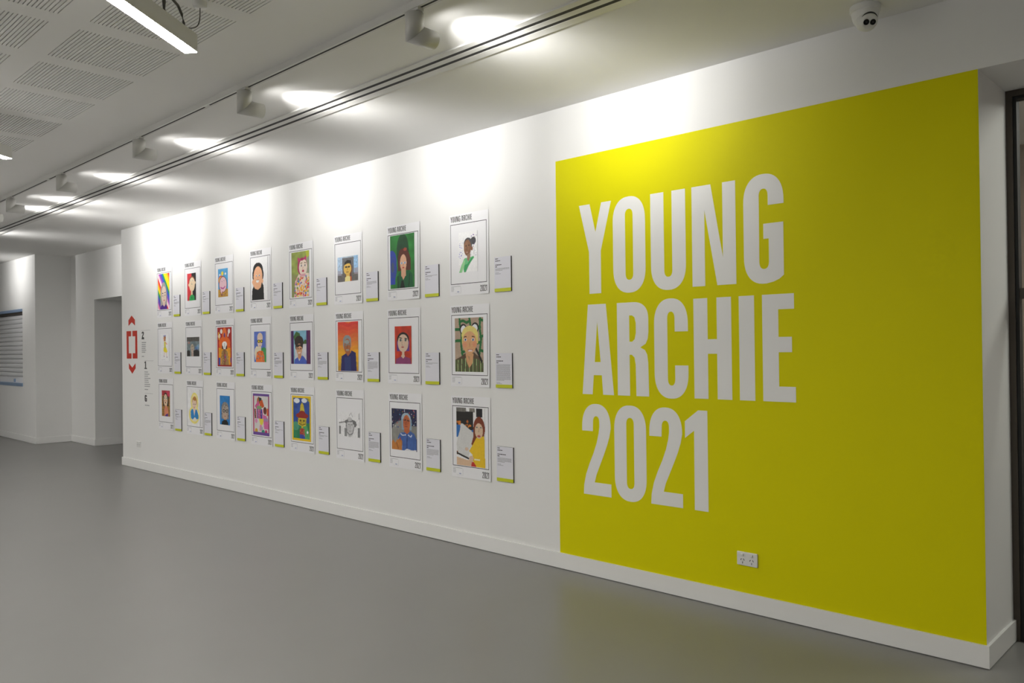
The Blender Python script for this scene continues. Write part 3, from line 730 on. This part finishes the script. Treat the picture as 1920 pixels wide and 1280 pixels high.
def a24(c):
    c.noise(.1, 6, 8).poly([(.55, .55), (1, .5), (1, 1), (.7, 1)], '3c9a54').rect(.92, 0, 1, .55, '8a96d0').noise(.15, 14, 10).ell(.5, .2, .23, .16, 'e6cdb8').ell(.48, .36, .2, .16, 'ecd6c4').rect(.38, .42, .6, .64, 'e8d8cc')
    c.poly([(.06, .56), (.2, .48), (.46, .5), (.5, .62), (.24, .72), (.1, .95), (.02, .7)], 'e4dcc4').poly([(.14, 1), (.2, .72), (.4, .63), (.72, .63), (.86, .8), (.88, 1)], 'ec7428').dots(22, (.2, .68, .86, .98), ['f0945c', 'c85a1c', '8a8a90'], .035)
    c.ell(.4, .32, .115, .058, '2a2418').ell(.62, .32, .115, .058, '2a2418').ell(.4, .32, .078, .036, 'e0c820').ell(.62, .32, .078, .036, 'e0c820').line([(.48, .36), (.5, .42)], .014, 'c09078').line([(.44, .47), (.56, .47)], .014, 'c0605c')
def a25(c):
    c.noise(.1, 6, 8).poly([(.13, .18), (.28, .02), (.46, .08), (.52, .3), (.2, .35)], '3c6a30').ell(.75, .45, .12, .18, '3a6428').rect(.2, .4, .8, 1, 'd6d8dc').rect(0, 0, .14, 1, '4a1c60').rect(.8, 0, 1, 1, '501a5c').rect(.9, .0, .95, 1, '70204c').noise(.14, 12, 14)
    c.ell(.42, .34, .23, .19, '2c2118').ell(.42, .46, .2, .18, '2c2118').ell(.43, .56, .15, .17, 'd8a47c').poly([(.28, .42), (.58, .42), (.56, .5), (.46, .46), (.32, .52)], '2c2118').rect(.36, .66, .54, .84, 'cf9670').noise(.2, 20, 8, (.2, .15, .64, .5))
    c.poly([(.16, 1), (.2, .86), (.34, .8), (.43, .92), (.56, .74), (.66, .78), (.8, .9), (.8, 1)], '4660c0').line([(.33, .54), (.4, .54)], .012, '4a3020').line([(.46, .54), (.53, .54)], .012, '4a3020').line([(.38, .67), (.48, .66)], .02, 'f0d8cc').line([(.43, .57), (.41, .62)], .01, 'b07a58')
def a26(c):
    t = c.V + .06 * np.sin(c.U * 9) * .4
    ks = ['d83a30', 'dd4a30', 'e0582c', 'e06a30', 'e27a34', 'e68a30', 'eb9a28', 'efaa1e', 'f0b41a', 'e8b21c', 'd6a422', 'c89a2a']
    for i, k in enumerate(ks): c.put((t >= i / 12) & (t < (i + 1.05) / 12), k)
    c.noise(.1, 4, 24)
    c.ell(.46, .38, .2, .11, '8f9698').ell(.46, .46, .2, .14, '8f9698').ell(.47, .50, .16, .16, 'b0683a').ell(.45, .41, .12, .04, '9aa0a0').rect(.42, .6, .62, .7, 'a8623a').poly([(.14, 1), (.18, .7), (.4, .64), (.5, .7), (.64, .62), (.66, .58), (.88, .63), (.92, 1)], '221e60').poly([(.34, 1), (.32, .72), (.5, .72), (.62, .7), (.64, 1)], '2a3a74')
    c.ell(.41, .475, .06, .02, '8a8078').ell(.54, .46, .06, .02, '8a8078').ell(.48, .575, .09, .02, 'a09488').line([(.47, .49), (.45, .54)], .014, '8a4a28')
def a27(c):
    c.noise(.3, 6, 8).ell(.5, .36, .36, .2, '17140f').rect(.12, .38, .88, .66, '6a3a86').ell(.5, .38, .36, .22, '17140f').poly([(.12, .66), (.14, .42), (.3, .3), (.3, .66)], '63368a').poly([(.88, .66), (.86, .42), (.7, .3), (.7, .66)], '63368a').ell(.5, .45, .32, .235, 'd9bca4').rect(.43, .64, .57, .76, 'd9bca4')
    c.poly([(.03, 1), (.08, .87), (.36, .81), (.44, .74), (.56, .74), (.62, .81), (.92, .85), (.97, 1)], '8a3a6c').poly([(.37, .8), (.44, .74), (.56, .74), (.6, .8), (.5, .86)], 'd9bca4').eyes(.5, .37, .15, .055, '4a4c4a', 'a8a8a0').line([(.28, .3), (.42, .32)], .018, '3a3630').line([(.6, .32), (.74, .34)], .018, '3a3630').ell(.47, .555, .08, .02, 'b0504c').line([(.44, .38), (.42, .5), (.5, .51)], .012, 'b09480')
    c.noise(.12, 10, 6, (0, .8, 1, 1))
def a28(c):
    c.noise(.06, 10, 12)
    g = '1e6c34'
    for pts in ([(.17, 0), (.18, .12), (.24, .3), (.22, .5), (.26, .68)], [(.52, 0), (.55, .1), (.56, .2)], [(.9, 0), (.88, .2), (.93, .4), (.88, .6), (.86, .7)], [(.17, .07), (.3, .05), (.42, .09), (.54, .06)], [(0, .21), (.22, .21)], [(0, .43), (.1, .42), (.22, .42)], [(.82, .2), (.9, .18)], [(.88, .04), (1, .06)], [(.8, .47), (.92, .45)], [(.9, .36), (1, .34)], [(.24, .65), (.34, .62)], [(.88, .6), (1, .62)]): c.line(pts, .034, g)
    c.poly([(.0, 1), (0, .78), (.2, .72), (.36, .66), (.68, .64), (.84, .72), (1, .84), (1, 1)], '5a4632')
    for k in range(15): c.line([(.02 + k * .068, 1.0), (.04 + k * .066, .74 + .05 * abs(k - 7) / 7)], .011, 'a8d08a' if k % 2 else '4a7a3c')
    c.noise(.15, 20, 10, (0, .62, 1, 1)).poly([(.7, .57), (.76, .55), (.98, .8), (.94, .84)], '1c1a18')
    for u, v in ((.3, .21), (.72, .19)): c.ell(u, v, .13, .1, '17181c').ell(u + (.01 if u < .5 else -.01), v + .01, .095, .078, 'eceef0')
    c.ell(.53, .32, .29, .17, 'e6d67e').rect(.25, .34, .82, .48, 'e2d078').ell(.52, .46, .25, .21, 'dca878').poly([(.38, .66), (.66, .66), (.62, .84), (.5, .93), (.4, .8)], 'd7a272').ell(.35, .5, .08, .05, 'e09a74').ell(.7, .49, .08, .05, 'e09a74')
    c.eyes(.51, .405, .135, .034, '2a3a66', 'e4e8ee', brow='2a2018').ell(.54, .61, .075, .018, 'ecdada').line([(.46, .595), (.54, .59), (.62, .595)], .01, 'b0685c').line([(.53, .45), (.52, .53)], .01, 'c08a60').poly([(.43, .7), (.53, .72), (.52, .8)], 'b89068')
def a31(c):
    for k in range(16): c.rect(0, .24 + k * .05, 1, .262 + k * .05, '54401f')
    c.rect(0, 0, 1, .2, 'b4303c').ell(.72, .14, .32, .12, 'c84058').rect(.14, .22, .84, .6, '3a2418').ell(.48, .32, .26, .24, '3a2a1c').ell(.47, .38, .24, .24, 'e6cfae').rect(.38, .58, .64, .75, 'd89878').poly([(.3, 1), (.3, .74), (.4, .64), (.66, .64), (.8, .74), (.82, 1)], 'd8886c').poly([(.36, 1), (.5, .92), (.76, .88), (.78, 1)], '5a2a80').noise(.12, 10, 14)
    c.eyes(.47, .3, .13, .05, '3a4a40', 'dfe6dc').ell(.45, .47, .07, .028, '7a2c30').ell(.34, .4, .06, .03, 'd88a70').ell(.6, .4, .06, .03, 'd88a70').line([(.46, .33), (.44, .41)], .014, 'b08a68')
def a32(c):
    for r_, k in ((1.0, 'efe9b0'), (.93, 'f0e16a'), (.82, 'efe2a0')): c.ell(.55, .36, .3 * r_, .27 * r_, k).ell(.52, .7, .42 * r_, .25 * r_, k)
    c.ell(.55, .7, .3, .17, 'e8e6dc').ell(.55, .34, .18, .14, 'b88440').ell(.53, .40, .15, .14, 'ecd0bc').rect(.46, .5, .58, .6, 'e8cab6').poly([(.26, .8), (.24, .62), (.34, .54), (.44, .56), (.52, .74), (.62, .55), (.72, .56), (.84, .7), (.84, .8), (.7, .82), (.56, .76), (.4, .84)], '2c86c8').poly([(.46, .56), (.6, .56), (.53, .72)], 'e8cab6')
    c.noise(.07, 12, 14).line([(.45, .41), (.5, .41)], .01, '8a7a74').line([(.56, .41), (.62, .41)], .01, '8a7a74').ell(.53, .5, .04, .012, 'cc8a88').ell(.56, .27, .12, .05, 'b07a38').rect(.975, 0, 1, 1, 'a9a9ad')
def a33(c):
    c.noise(.14, 8, 12).ell(.53, .45, .37, .24, '8a8480').rect(.16, .48, .9, .8, '8a8480').ell(.52, .57, .3, .26, 'b4a394').noise(.22, 22, 20, (.14, .2, .92, .82)).ell(.5, .72, .2, .1, 'c0a590').rect(.42, .78, .62, .84, 'b89a86').poly([(.16, 1), (.2, .9), (.4, .83), (.66, .83), (.82, .92), (.84, 1)], '141416')
    for u in (.4, .7): c.ell(u, .52, .125, .06, '2c2a2a').ell(u, .52, .085, .036, 'a8a29c').ell(u, .52, .03, .016, '3a3634')
    c.line([(.52, .51), (.58, .51)], .014, '2c2a2a').ell(.52, .7, .07, .014, '9a5850').dots(26, (.25, .24, .8, .46), ['54504c', 'b4aeaa', '7a7470'], .024).ell(.2, .63, .03, .03, '4a1c20').ell(.84, .68, .03, .03, '4a1c20')
def a34(c):
    c.rect(.07, .06, .95, .93, 'd9d6d4').noise(.04, 6, 8).poly([(.2, .36), (.26, .12), (.36, .06), (.44, .2), (.3, .36)], 'b86a2c').poly([(.34, .08), (.52, .1), (.56, .2), (.4, .22)], '2c3a3c').poly([(.42, .18), (.58, .14), (.7, .3), (.58, .34), (.42, .3)], 'd05a24').poly([(.12, .3), (.34, .16), (.4, .3), (.2, .36)], 'd45a98').rect(.24, .3, .54, .37, '84a878')
    for k, col in enumerate(('2a2a30', 'b0643c', 'c89ac0', '4a4a8c', 'd05a80', 'a86ab0', 'c23a60', '4a3a9c', '2c3a8c', 'e080b8')): c.poly([(.08 + k * .054, .37), (.13 + k * .054, .37), (.16 + k * .052, .6), (.11 + k * .052, .6)], col)
    c.ell(.74, .4, .1, .09, '6a2c20').rect(.84, .34, .95, .52, 'd8602a').poly([(.36, .6), (.64, .6), (.66, .66), (.56, .76), (.44, .74)], 'e6d446').poly([(.62, .5), (.8, .52), (.92, .6), (.95, .84), (.68, .84)], 'd46aa4').rect(.68, .58, .92, .66, 'a88ab4').poly([(.38, .9), (.42, .74), (.54, .76), (.62, .9)], 'e08cb4').ell(.2, .66, .08, .05, 'd88ab8').ell(.2, .9, .09, .06, 'd0a020').ell(.62, .92, .1, .06, '2a8c74').ell(.8, .92, .08, .06, 'c0306c').rect(.46, .8, .6, .88, 'b0a8bc')
    c.rect(0, 0, 1, .06, '6c4898').rect(0, .93, 1, 1, '6c4898').rect(0, .06, .07, .93, 'b83a68').rect(.94, .06, 1, .93, '9a3a68')
def a35(c):
    c.rect(.07, .05, .95, .6, '2c4f9c').noise(.22, 8, 16, (.07, .05, .95, .6)).rect(.07, .6, .95, .95, '2a8458').ell(.2, .68, .18, .1, '4c9a7c').poly([(.5, .95), (.56, .65), (.8, .66), (.95, .95)], '58a868').noise(.18, 10, 10, (.07, .6, .95, .95)).ell(.26, .11, .16, .055, 'e6eaee').ell(.66, .1, .15, .05, 'e6eaee').ell(.93, .07, .1, .05, 'a8a030')
    c.poly([(.42, .38), (.46, .2), (.54, .14), (.62, .2), (.68, .38)], 'd6c23a').rect(.42, .33, .68, .36, 'b09a30').ell(.54, .44, .33, .065, '97281c').ell(.54, .4, .18, .07, '97281c').poly([(.32, .64), (.33, .5), (.76, .5), (.74, .66), (.56, .68)], 'd8c22e')
    for k in range(7): c.line([(.37 + k * .055, .52), (.38 + k * .054, .63)], .01, '7a6420')
    c.line([(.38, .62), (.54, .65), (.7, .62)], .014, '6a5418').line([(.42, .55), (.48, .55)], .02, '4a3a18').line([(.6, .55), (.66, .55)], .02, '4a3a18').rect(.5, .66, .58, .74, 'd0b82c').poly([(.4, .9), (.4, .74), (.52, .72), (.66, .73), (.68, .9)], 'a8382c').rect(.4, .86, .68, .95, '2c4cac').line([(.54, .88), (.54, .95)], .02, '4a3a80').ell(.82, .8, .05, .03, 'eceef0').line([(.82, .84), (.8, .92)], .01, '1c5a34').dots(10, (.42, .75, .66, .88), ['c86a50', '7a8a40'], .02)
    c.rect(0, 0, .07, 1, 'ecc81c').rect(.94, 0, 1, 1, 'ecc81c').rect(0, 0, 1, .045, 'ecc81c').rect(0, .955, 1, 1, 'ecc81c')
def a36(c):
    c.noise(.02, 8, 8).ell(.52, .6, .2, .4, '96969a', .5).ell(.55, .4, .28, .1, '6c6c6e').ell(.53, .62, .17, .34, 'c9c9cb').rect(.0, .58, .08, .92, '7e7e80').rect(.26, .66, .38, .98, '8c8c8e').rect(.9, .6, 1, .98, '8c8c8e')
    c.noise(.14, 36, 20, (0, .3, 1, 1)).line([(0, .46), (.3, .4), (.7, .36), (.82, .42), (.85, .5)], .014, '78787a').line([(.36, .5), (.38, .8), (.52, .92), (.66, .84), (.74, .55)], .014, '77777a').ell(.78, .5, .05, .09, '747476').line([(.45, .5), (.5, .5)], .014, '88888a').line([(.58, .5), (.64, .5)], .014, '88888a').line([(.5, .76), (.58, .75)], .01, '98989a').line([(.5, .15), (.58, .02), (.66, .18)], .008, 'b0b0b4').line([(.96, .05), (.97, .25)], .014, '96969a').line([(.54, .54), (.52, .66)], .008, 'a0a0a2')
def a37(c):
    c.noise(.3, 8, 8).dots(90, (0, 0, 1, .5), ['3a3a8a', 'c8463a', 'd8b840', '4a86a8', 'e8e8ec', '6a3a6c', '2c6a4a'], .013).ell(.42, .52, .4, .24, '8d8d88').rect(0, .5, .6, .9, '8a8983').rect(.72, .4, 1, .7, '86867f').poly([(0, .5), (0, 0), (.3, 0), (.3, .28), (.1, .42)], '1a2044', .55).dots(14, (0, .25, .3, .45), ['e8e8ec', '3a4a8a', 'b84a3c'], .012).noise(.1, 14, 12)
    c.ell(.58, .24, .19, .15, '9fb4c4').rect(.4, .24, .8, .5, '8ba2b4').ell(.6, .34, .14, .2, 'c06a3c').ell(.58, .29, .12, .1, 'b45c34').poly([(.5, .56), (.5, .48), (.72, .46), (.72, .54), (.6, .6)], 'bc6438').poly([(.4, 1), (.3, .8), (.24, .7), (.34, .58), (.52, .56), (.62, .6), (.74, .52), (.9, .58), (.98, .7), (.98, 1)], '4062a4').poly([(.42, .98), (.24, .74), (.32, .7), (.44, .9)], '6a84b8').line([(.62, .6), (.6, 1)], .014, '26386c').line([(.36, .6), (.44, .64), (.56, .62)], .014, 'c4cce0').line([(.66, .62), (.76, .66), (.8, .62)], .014, 'c4cce0')
    c.poly([(0, .82), (.06, .76), (.14, .84), (.22, .76), (.34, .72), (.42, .78), (.4, 1), (0, 1)], 'c07a34').poly([(.3, .72), (.36, .68), (.36, .8)], 'b0403c').line([(.2, .84), (.26, .96)], .02, '9a5a24').noise(.15, 20, 14, (0, .6, 1, 1)).line([(.5, .27), (.57, .26)], .016, '4a2c24').line([(.63, .27), (.7, .28)], .016, '4a2c24').line([(.58, .3), (.57, .37)], .012, '8a4424').ell(.58, .42, .06, .016, '9a4434').poly([(.5, 1), (.6, .95), (.8, .98), (.98, .96), (.98, 1)], 'e0e0e4')
def a38(c):
    c.rect(0, .0, .34, .07, '74716c').rect(.47, .0, .66, .07, '827e78').noise(.3, 44, 24, (0, 0, .68, .08)).poly([(0, .07), (.6, .06), (.6, .38), (.5, .38), (.36, .33), (.2, .3), (0, .3)], '1f1d1a').noise(.25, 4, 30, (0, .06, .6, .4)).rect(.7, 0, .92, .15, '18171c').dots(16, (0, .22, .54, .33), ['d07a28', 'b86420', 'e08c34'], .026)
    c.rect(0, .3, .14, .52, '2c6cb4').poly([(.5, .4), (.6, .36), (.62, .44)], '2c6cb4').poly([(.16, .28), (.24, .28), (.6, .42), (.58, .62), (.46, .7), (.44, .84), (.3, .86), (.02, .76), (0, .62), (.06, .5), (.12, .4)], 'd4d4d2').noise(.03, 10, 10)
    c.ell(.8, .34, .2, .2, '7c3618').rect(.6, .34, .72, .56, '7c3618').poly([(.6, .48), (.52, .62), (.6, .66), (.7, .5)], '7c3618').rect(.9, .34, .98, .5, '7c3618').poly([(.44, .74), (.6, .6), (.7, .5), (.98, .46), (1, 1), (.66, 1), (.58, .92), (.56, .8)], 'e8c01c').ell(.79, .38, .14, .13, 'd9bca0').ell(.79, .47, .06, .018, 'b04a4c').ell(.72, .32, .03, .012, '5a6a70').ell(.86, .32, .03, .012, '5a6a70').line([(.8, .34), (.78, .4)], .01, 'b0947c')
    c.rect(0, .76, .05, .82, '8a5430').poly([(0, .86), (.4, .9), (.58, .85), (.56, .96), (.48, 1), (0, 1)], 'd9b898').line([(0, .79), (.2, .83), (.42, .87)], .022, '1c1a18').ell(.36, .71, .06, .03, 'd9bca4').ell(.52, .86, .08, .04, 'd9bca4').poly([(.5, 1), (.54, .92), (.6, .92), (.7, 1)], 'c8342c').rect(.62, .86, .82, .885, 'f2e8c0')

# (paint function, paper colour, sheet rectangle inside the printed frame, label of the poster, body lines on its caption, curl)
ARTS = [
 [(a11, 'f4f0f2', (.06, .03, .88, .97), 'rainbow-striped portrait of a grey-haired figure in purple', 4, .004),
  (a12, 'd8323a', (.17, .13, .72, .81), 'red and black portrait of a figure in a green top', 2, .006),
  (a13, '52a6dc', (.18, .14, .73, .805), 'blue-sky portrait with a yellow sun and a wide pink smile', 3, .005),
  (a14, 'f3f3f4', (.03, .03, .89, .97), 'white portrait of a dark-haired grinning figure in a black top', 3, .004),
  (a15, '93a04c', (.10, .03, .88, .965), 'green portrait of a baby with a pink bow and floral dress', 2, .007),
  (a16, 'a8b8c8', (.11, .27, .89, .75), 'small grey and blue portrait of a golden face in a black cap', 4, .006),
  (a17, '2a7c34', (.08, .02, .875, .975), 'dark green painted portrait of a figure with long brown hair', 2, .012),
  (a18, 'f2f2f3', (.23, .15, .755, .81), 'watercolour portrait of a figure with a hair bun and green top', 3, .006)],
 [(a21, 'f4f4f6', (.2, .15, .82, .86), 'small drawing of a dancing figure in a yellow skirt', 4, .004),
  (a22, '7f8e92', (.08, .25, .875, .73), 'smudgy grey-blue portrait of a pale face in dark surroundings', 2, .006),
  (a23, 'b01c14', (.085, .04, .9, .96), 'red-bordered orange portrait with white flowers', 2, .006),
  (a24, '5a74c8', (.185, .16, .78, .835), 'blue portrait of a figure in yellow round glasses and orange shirt', 5, .004),
  (a25, '7fb4cc', (.045, .17, .9, .86), 'purple-curtained portrait of a dark-haired boy in a blue top', 5, .006),
  (a26, 'e08030', (.08, .03, .86, .98), 'red to yellow sunset portrait of a grey-haired figure in navy', 9, .006),
  (a27, 'c23414', (.215, .157, .76, .83), 'orange-red portrait of a pale face with dark and purple hair', 2, .007),
  (a28, 'b39c88', (.10, .055, .88, .94), 'tan portrait of a blonde figure with panda ears and striped shirt', 17, .010)],
 [(a31, 'c08a3c', (.215, .163, .785, .84), 'small pink and brown portrait of a pale long face', 2, .004),
  (a32, 'efeff0', (.04, .06, .86, .97), 'white drawing of a figure in blue with a yellow glow', 5, .005),
  (a33, '2380c8', (.185, .166, .755, .85), 'bright blue portrait of a grey-haired figure with round glasses', 1, .005),
  (a34, 'd9d6d4', (.075, .05, .89, .965), 'purple-bordered abstract collage portrait in pink and orange', 2, .006),
  (a35, 'ecc81c', (.06, .03, .89, .957), 'yellow-bordered portrait of a figure in a tall yellow hat', 2, .006),
  (a36, 'ececee', (.095, .27, .885, .75), 'faint grey pencil drawing of a face in a hat', 8, .005),
  (a37, '22284c', (.07, .123, .89, .86), 'starry portrait of a silver-haired figure in a blue shirt', 7, .006),
  (a38, 'eaeaea', (.115, .03, .90, .98), 'bold portrait of a red-haired figure in a yellow top', 5, .007)]]
FX = [[-9.744, -9.004, -8.273, -7.521, -6.787, -6.041, -5.287, -4.530], [-9.739, -8.993, -8.266, -7.529, -6.788, -6.037, -5.292, -4.530], [-9.723, -8.974, -8.264, -7.522, -6.788, -6.037, -5.288, -4.531]]
FZ = [[1.922, 1.919, 1.920, 1.922, 1.915, 1.914, 1.913, 1.912], [1.269, 1.265, 1.261, 1.255, 1.252, 1.249, 1.248, 1.244], [.615, .606, .603, .595, .590, .584, .578, .577]]
LX = [[-9.282, -8.553, -7.811, -7.070, -6.325, -5.577, -4.821, -4.063], [-9.274, -8.541, -7.815, -7.068, -6.318, -5.572, -4.826, -4.063], [-9.267, -8.534, -7.808, -7.067, -6.313, -5.570, -4.827, -4.063]]
LZ = [[1.841, 1.842, 1.839, 1.841, 1.838, 1.838, 1.836, 1.834], [1.188, 1.186, 1.184, 1.179, 1.178, 1.175, 1.170, 1.163], [.538, .536, .530, .525, .519, .516, .512, .512]]
FW, FH = 0.386, 0.4435
PWD, PHT = 0.417, 0.596                 # A2 sheet
# letters of the poster title with their offsets
TITLE = [('Y', 0), ('O', .266), ('U', .543), ('N', .823), ('G', 1.143), ('A', 1.512), ('R', 1.789), ('C', 2.059), ('H', 2.326), ('I', 2.608), ('E', 2.744)]
YEAR = [('2', 0), ('0', .253), ('2', .511), ('1', .755)]

def sheet(x0, x1, z0, z1, nx, nz, bend, lay, thick=0.0006):
    """curled thin sheet; returns verts, faces"""
    v, f = [], []
    for side in (0, 1):
        for j in range(nz + 1):
            for i in range(nx + 1):
                x = x0 + (x1 - x0) * i / nx; z = z0 + (z1 - z0) * j / nz
                v.append((x, bend(x, z) - lay + side * thick, z))
    n = (nx + 1) * (nz + 1)
    for j in range(nz):
        for i in range(nx):
            a = j * (nx + 1) + i
            f.append((a, a + 1, a + nx + 2, a + nx + 1)); f.append((n + a, n + a + nx + 1, n + a + nx + 2, n + a + 1))
    rim = [i for i in range(nx + 1)] + [j * (nx + 1) + nx for j in range(1, nz + 1)] + [nz * (nx + 1) + i for i in range(nx - 1, -1, -1)] + [j * (nx + 1) for j in range(nz - 1, 0, -1)]
    for a, b in zip(rim, rim[1:] + rim[:1]): f.append((b, a, n + a, n + b))
    return v, f

def artwork(parent, fn, bg, rect, fx, fz, bend, seed):
    u0, v0, u1, v1 = rect
    x0, x1 = fx + u0 * FW, fx + u1 * FW
    z1, z0 = fz + FH * (1 - v0), fz + FH * (1 - v1)
    cv = Canvas((z1 - z0) / (x1 - x0), bg, seed=seed)
    fn(cv)
    col = np.pad(np.clip(cv.c, 0, 1), ((2, 2), (2, 2), (0, 0)), mode='edge')
    nv, nu = col.shape[:2]
    us = np.concatenate([[0, 0], cv.U[0], [1, 1]]); vs = np.concatenate([[0, 0], cv.V[:, 0], [1, 1]])
    X = x0 + (x1 - x0) * us; Z = z1 - (z1 - z0) * vs
    verts = []
    for j in range(nv):
        for i in range(nu):
            e = 0.0013 if (i in (0, nu - 1) or j in (0, nv - 1)) else 0.0
            # hand-glued sheet: a touch of lift towards its right edge
            verts.append((X[i], bend(X[i], Z[j]) - 0.0016 - 0.003 * max(0, us[i] - .7) ** 2 * 8 * (seed % 3) / 3 + e, Z[j]))
    idx = np.arange(nv * nu).reshape(nv, nu)
    q = np.stack([idx[1:, :-1], idx[1:, 1:], idx[:-1, 1:], idx[:-1, :-1]], -1).reshape(-1, 4)
    me = bpy.data.meshes.new('artwork')
    me.from_pydata(verts, [], [tuple(int(t) for t in r) for r in q])
    at = me.color_attributes.new('paint', 'FLOAT_COLOR', 'POINT')
    rgba = np.ones((nv * nu, 4), np.float32); rgba[:, :3] = col.reshape(-1, 3)
    at.data.foreach_set('color', rgba.ravel())
    me.materials.append(M_PAINT)
    o = bpy.data.objects.new('artwork', me); COL.objects.link(o); o.parent = parent
    return o

CAPS = [['rainbow-striped portrait', 'red and black portrait', 'blue-sky portrait with a pink smile', 'portrait of the grinning black-haired figure', 'baby portrait with a pink bow', 'small portrait with a black cap', 'dark green portrait with brown hair', 'watercolour portrait with a hair bun'],
        ['drawing of a dancing figure in yellow', 'smudgy grey-blue portrait', 'red-bordered orange portrait', 'blue portrait with yellow glasses', 'purple-curtained portrait of a boy', 'red to yellow sunset portrait', 'orange-red portrait with purple hair', 'blonde portrait with panda ears'],
        ['small pink and brown portrait', 'blue figure with a yellow glow', 'bright blue portrait with round glasses', 'purple-bordered collage portrait', 'yellow-bordered portrait with a tall hat', 'faint grey pencil drawing', 'starry portrait in a blue shirt', 'red-haired portrait in a yellow top']]
for r in range(3):
    for k in range(8):
        fn, bg, rect, desc, nbody, amp = ARTS[r][k]
        cap = CAPS[r][k]
        wx, wz = FX[r][k], FZ[r][k]
        rn = random.Random(100 * r + k)
        t = empty('portrait_poster', (wx + FW / 2, 0, wz - 0.082), 'poster with a ' + desc, 'poster', 'portrait posters on the white wall')
        fx, fz = -FW / 2, 0.082
        px0, px1, pz0, pz1 = fx - 0.012, fx - 0.012 + PWD, fz + FH + 0.0705 - PHT, fz + FH + 0.0705
        low = rn.uniform(.2, 1)
        def bend(x, z, amp=amp, low=low):
            u = (x - px0) / PWD; w = (pz1 - z) / PHT
            amp = amp * 0.8
            return -0.0018 - amp * (max(0, u - .55) / .45) ** 2 * (.35 + .65 * w) - amp * low * .5 * max(0, w - .75) ** 2 * 16 * u
        v, f = sheet(px0, px1, pz0, pz1, 16, 20, bend, 0)
        obj('paper', v, f, M_PAPER, t)
        b = MB()
        lw = 0.0042
        for (xa, xb, za, zb, nx, nz) in ((fx, fx + FW, fz, fz + lw, 16, 1), (fx, fx + FW, fz + FH - lw, fz + FH, 16, 1), (fx, fx + lw, fz + lw, fz + FH - lw, 1, 16), (fx + FW - lw, fx + FW, fz + lw, fz + FH - lw, 1, 16)):
            b.add(*sheet(xa, xb, za, zb, nx, nz, bend, 0.0006, 0.0004))
        b.build('printed_frame', M_INK, t)
        b = MB()
        for ch, ox in TITLE: b.poly(glyph_loops(ch, fx + .002 + ox * .0792, fz + FH + .0165, .0752, .0792, thin=.012), -0.0006, -0.0002)
        b.v = [(x, y + bend(x, z), z) for x, y, z in b.v]
        tag(b.build('title_lettering', M_INK, t), kind='stuff')
        b = MB()
        for ch, ox in YEAR: b.poly(glyph_loops(ch, fx + FW + .001 - .0725 + ox * .0805, fz - .064, .0805, thin=.010), -0.0006, -0.0002)
        b.v = [(x, y + bend(x, z), z) for x, y, z in b.v]
        tag(b.build('year_lettering', M_INK, t), kind='stuff')
        b = MB()
        for i, w in enumerate((.10, .03, .03, .03, .028)): words(b, fx + .003, fz - .016 - i * .0085, w, .0028, rn, -0.0006)
        b.box(fx + .040, fx + .108, -.0006, -.0002, fz - .0655, fz - .0648).box(fx + .108, fx + .1087, -.0006, -.0002, fz - .0655, fz - .015)
        b.v = [(x, y + bend(x, z), z) for x, y, z in b.v]
        tag(b.build('form_text', M_GREYINK, t), kind='stuff')
        b = MB()
        pts = [(fx + .068 + i * .0028, -.0008, fz - .055 + .0032 * math.sin(i * 2.2 + k)) for i in range(9)]
        b.tube(pts, 0.0011, 5); b.v = [(x, y + bend(x, z), z) for x, y, z in b.v]
        b.build('signature_stamp', M_BLUEINK, t)
        artwork(t, fn, bg, rect, fx, fz, bend, 7 * r + k + 1)
        # caption plaque
        q = empty('caption_plaque', (LX[r][k] + .08, 0, LZ[r][k]), 'caption plaque right of the ' + cap, 'plaque', 'caption plaques beside the posters')
        W2, HT = .080, .242
        MB().box(-W2, W2, -.0098, 0, 0, HT).build('board_core', M_EDGE, q)
        MB().box(-W2, W2, -.0108, -.0098, .0235, HT).build('face', M_BOARD, q)
        MB().box(-W2, W2, -.0108, -.0098, 0, .0235).build('lime_strip', M_LIME, q)
        b = MB()
        for z, w in ((.228, .026), (.213, .048), (.185, .055 + .04 * rn.random()), (.172, .02)): words(b, -W2 + .010, z, w, .0052, rn, -.0112, gapw=.4)
        tag(b.build('name_text', M_INK, q), kind='stuff')
        b = MB()
        z = .160
        for i in range(nbody):
            words(b, -W2 + .010, z, .135 * (1 if i < nbody - 1 or nbody == 1 else .55), .0036, rn, -.0112); z -= .0068
        z -= .009
        for w in (.035, .055): words(b, -W2 + .010, z, w, .0034, rn, -.0112); z -= .0075
        tag(b.build('body_text', M_GREYINK, q), kind='stuff')
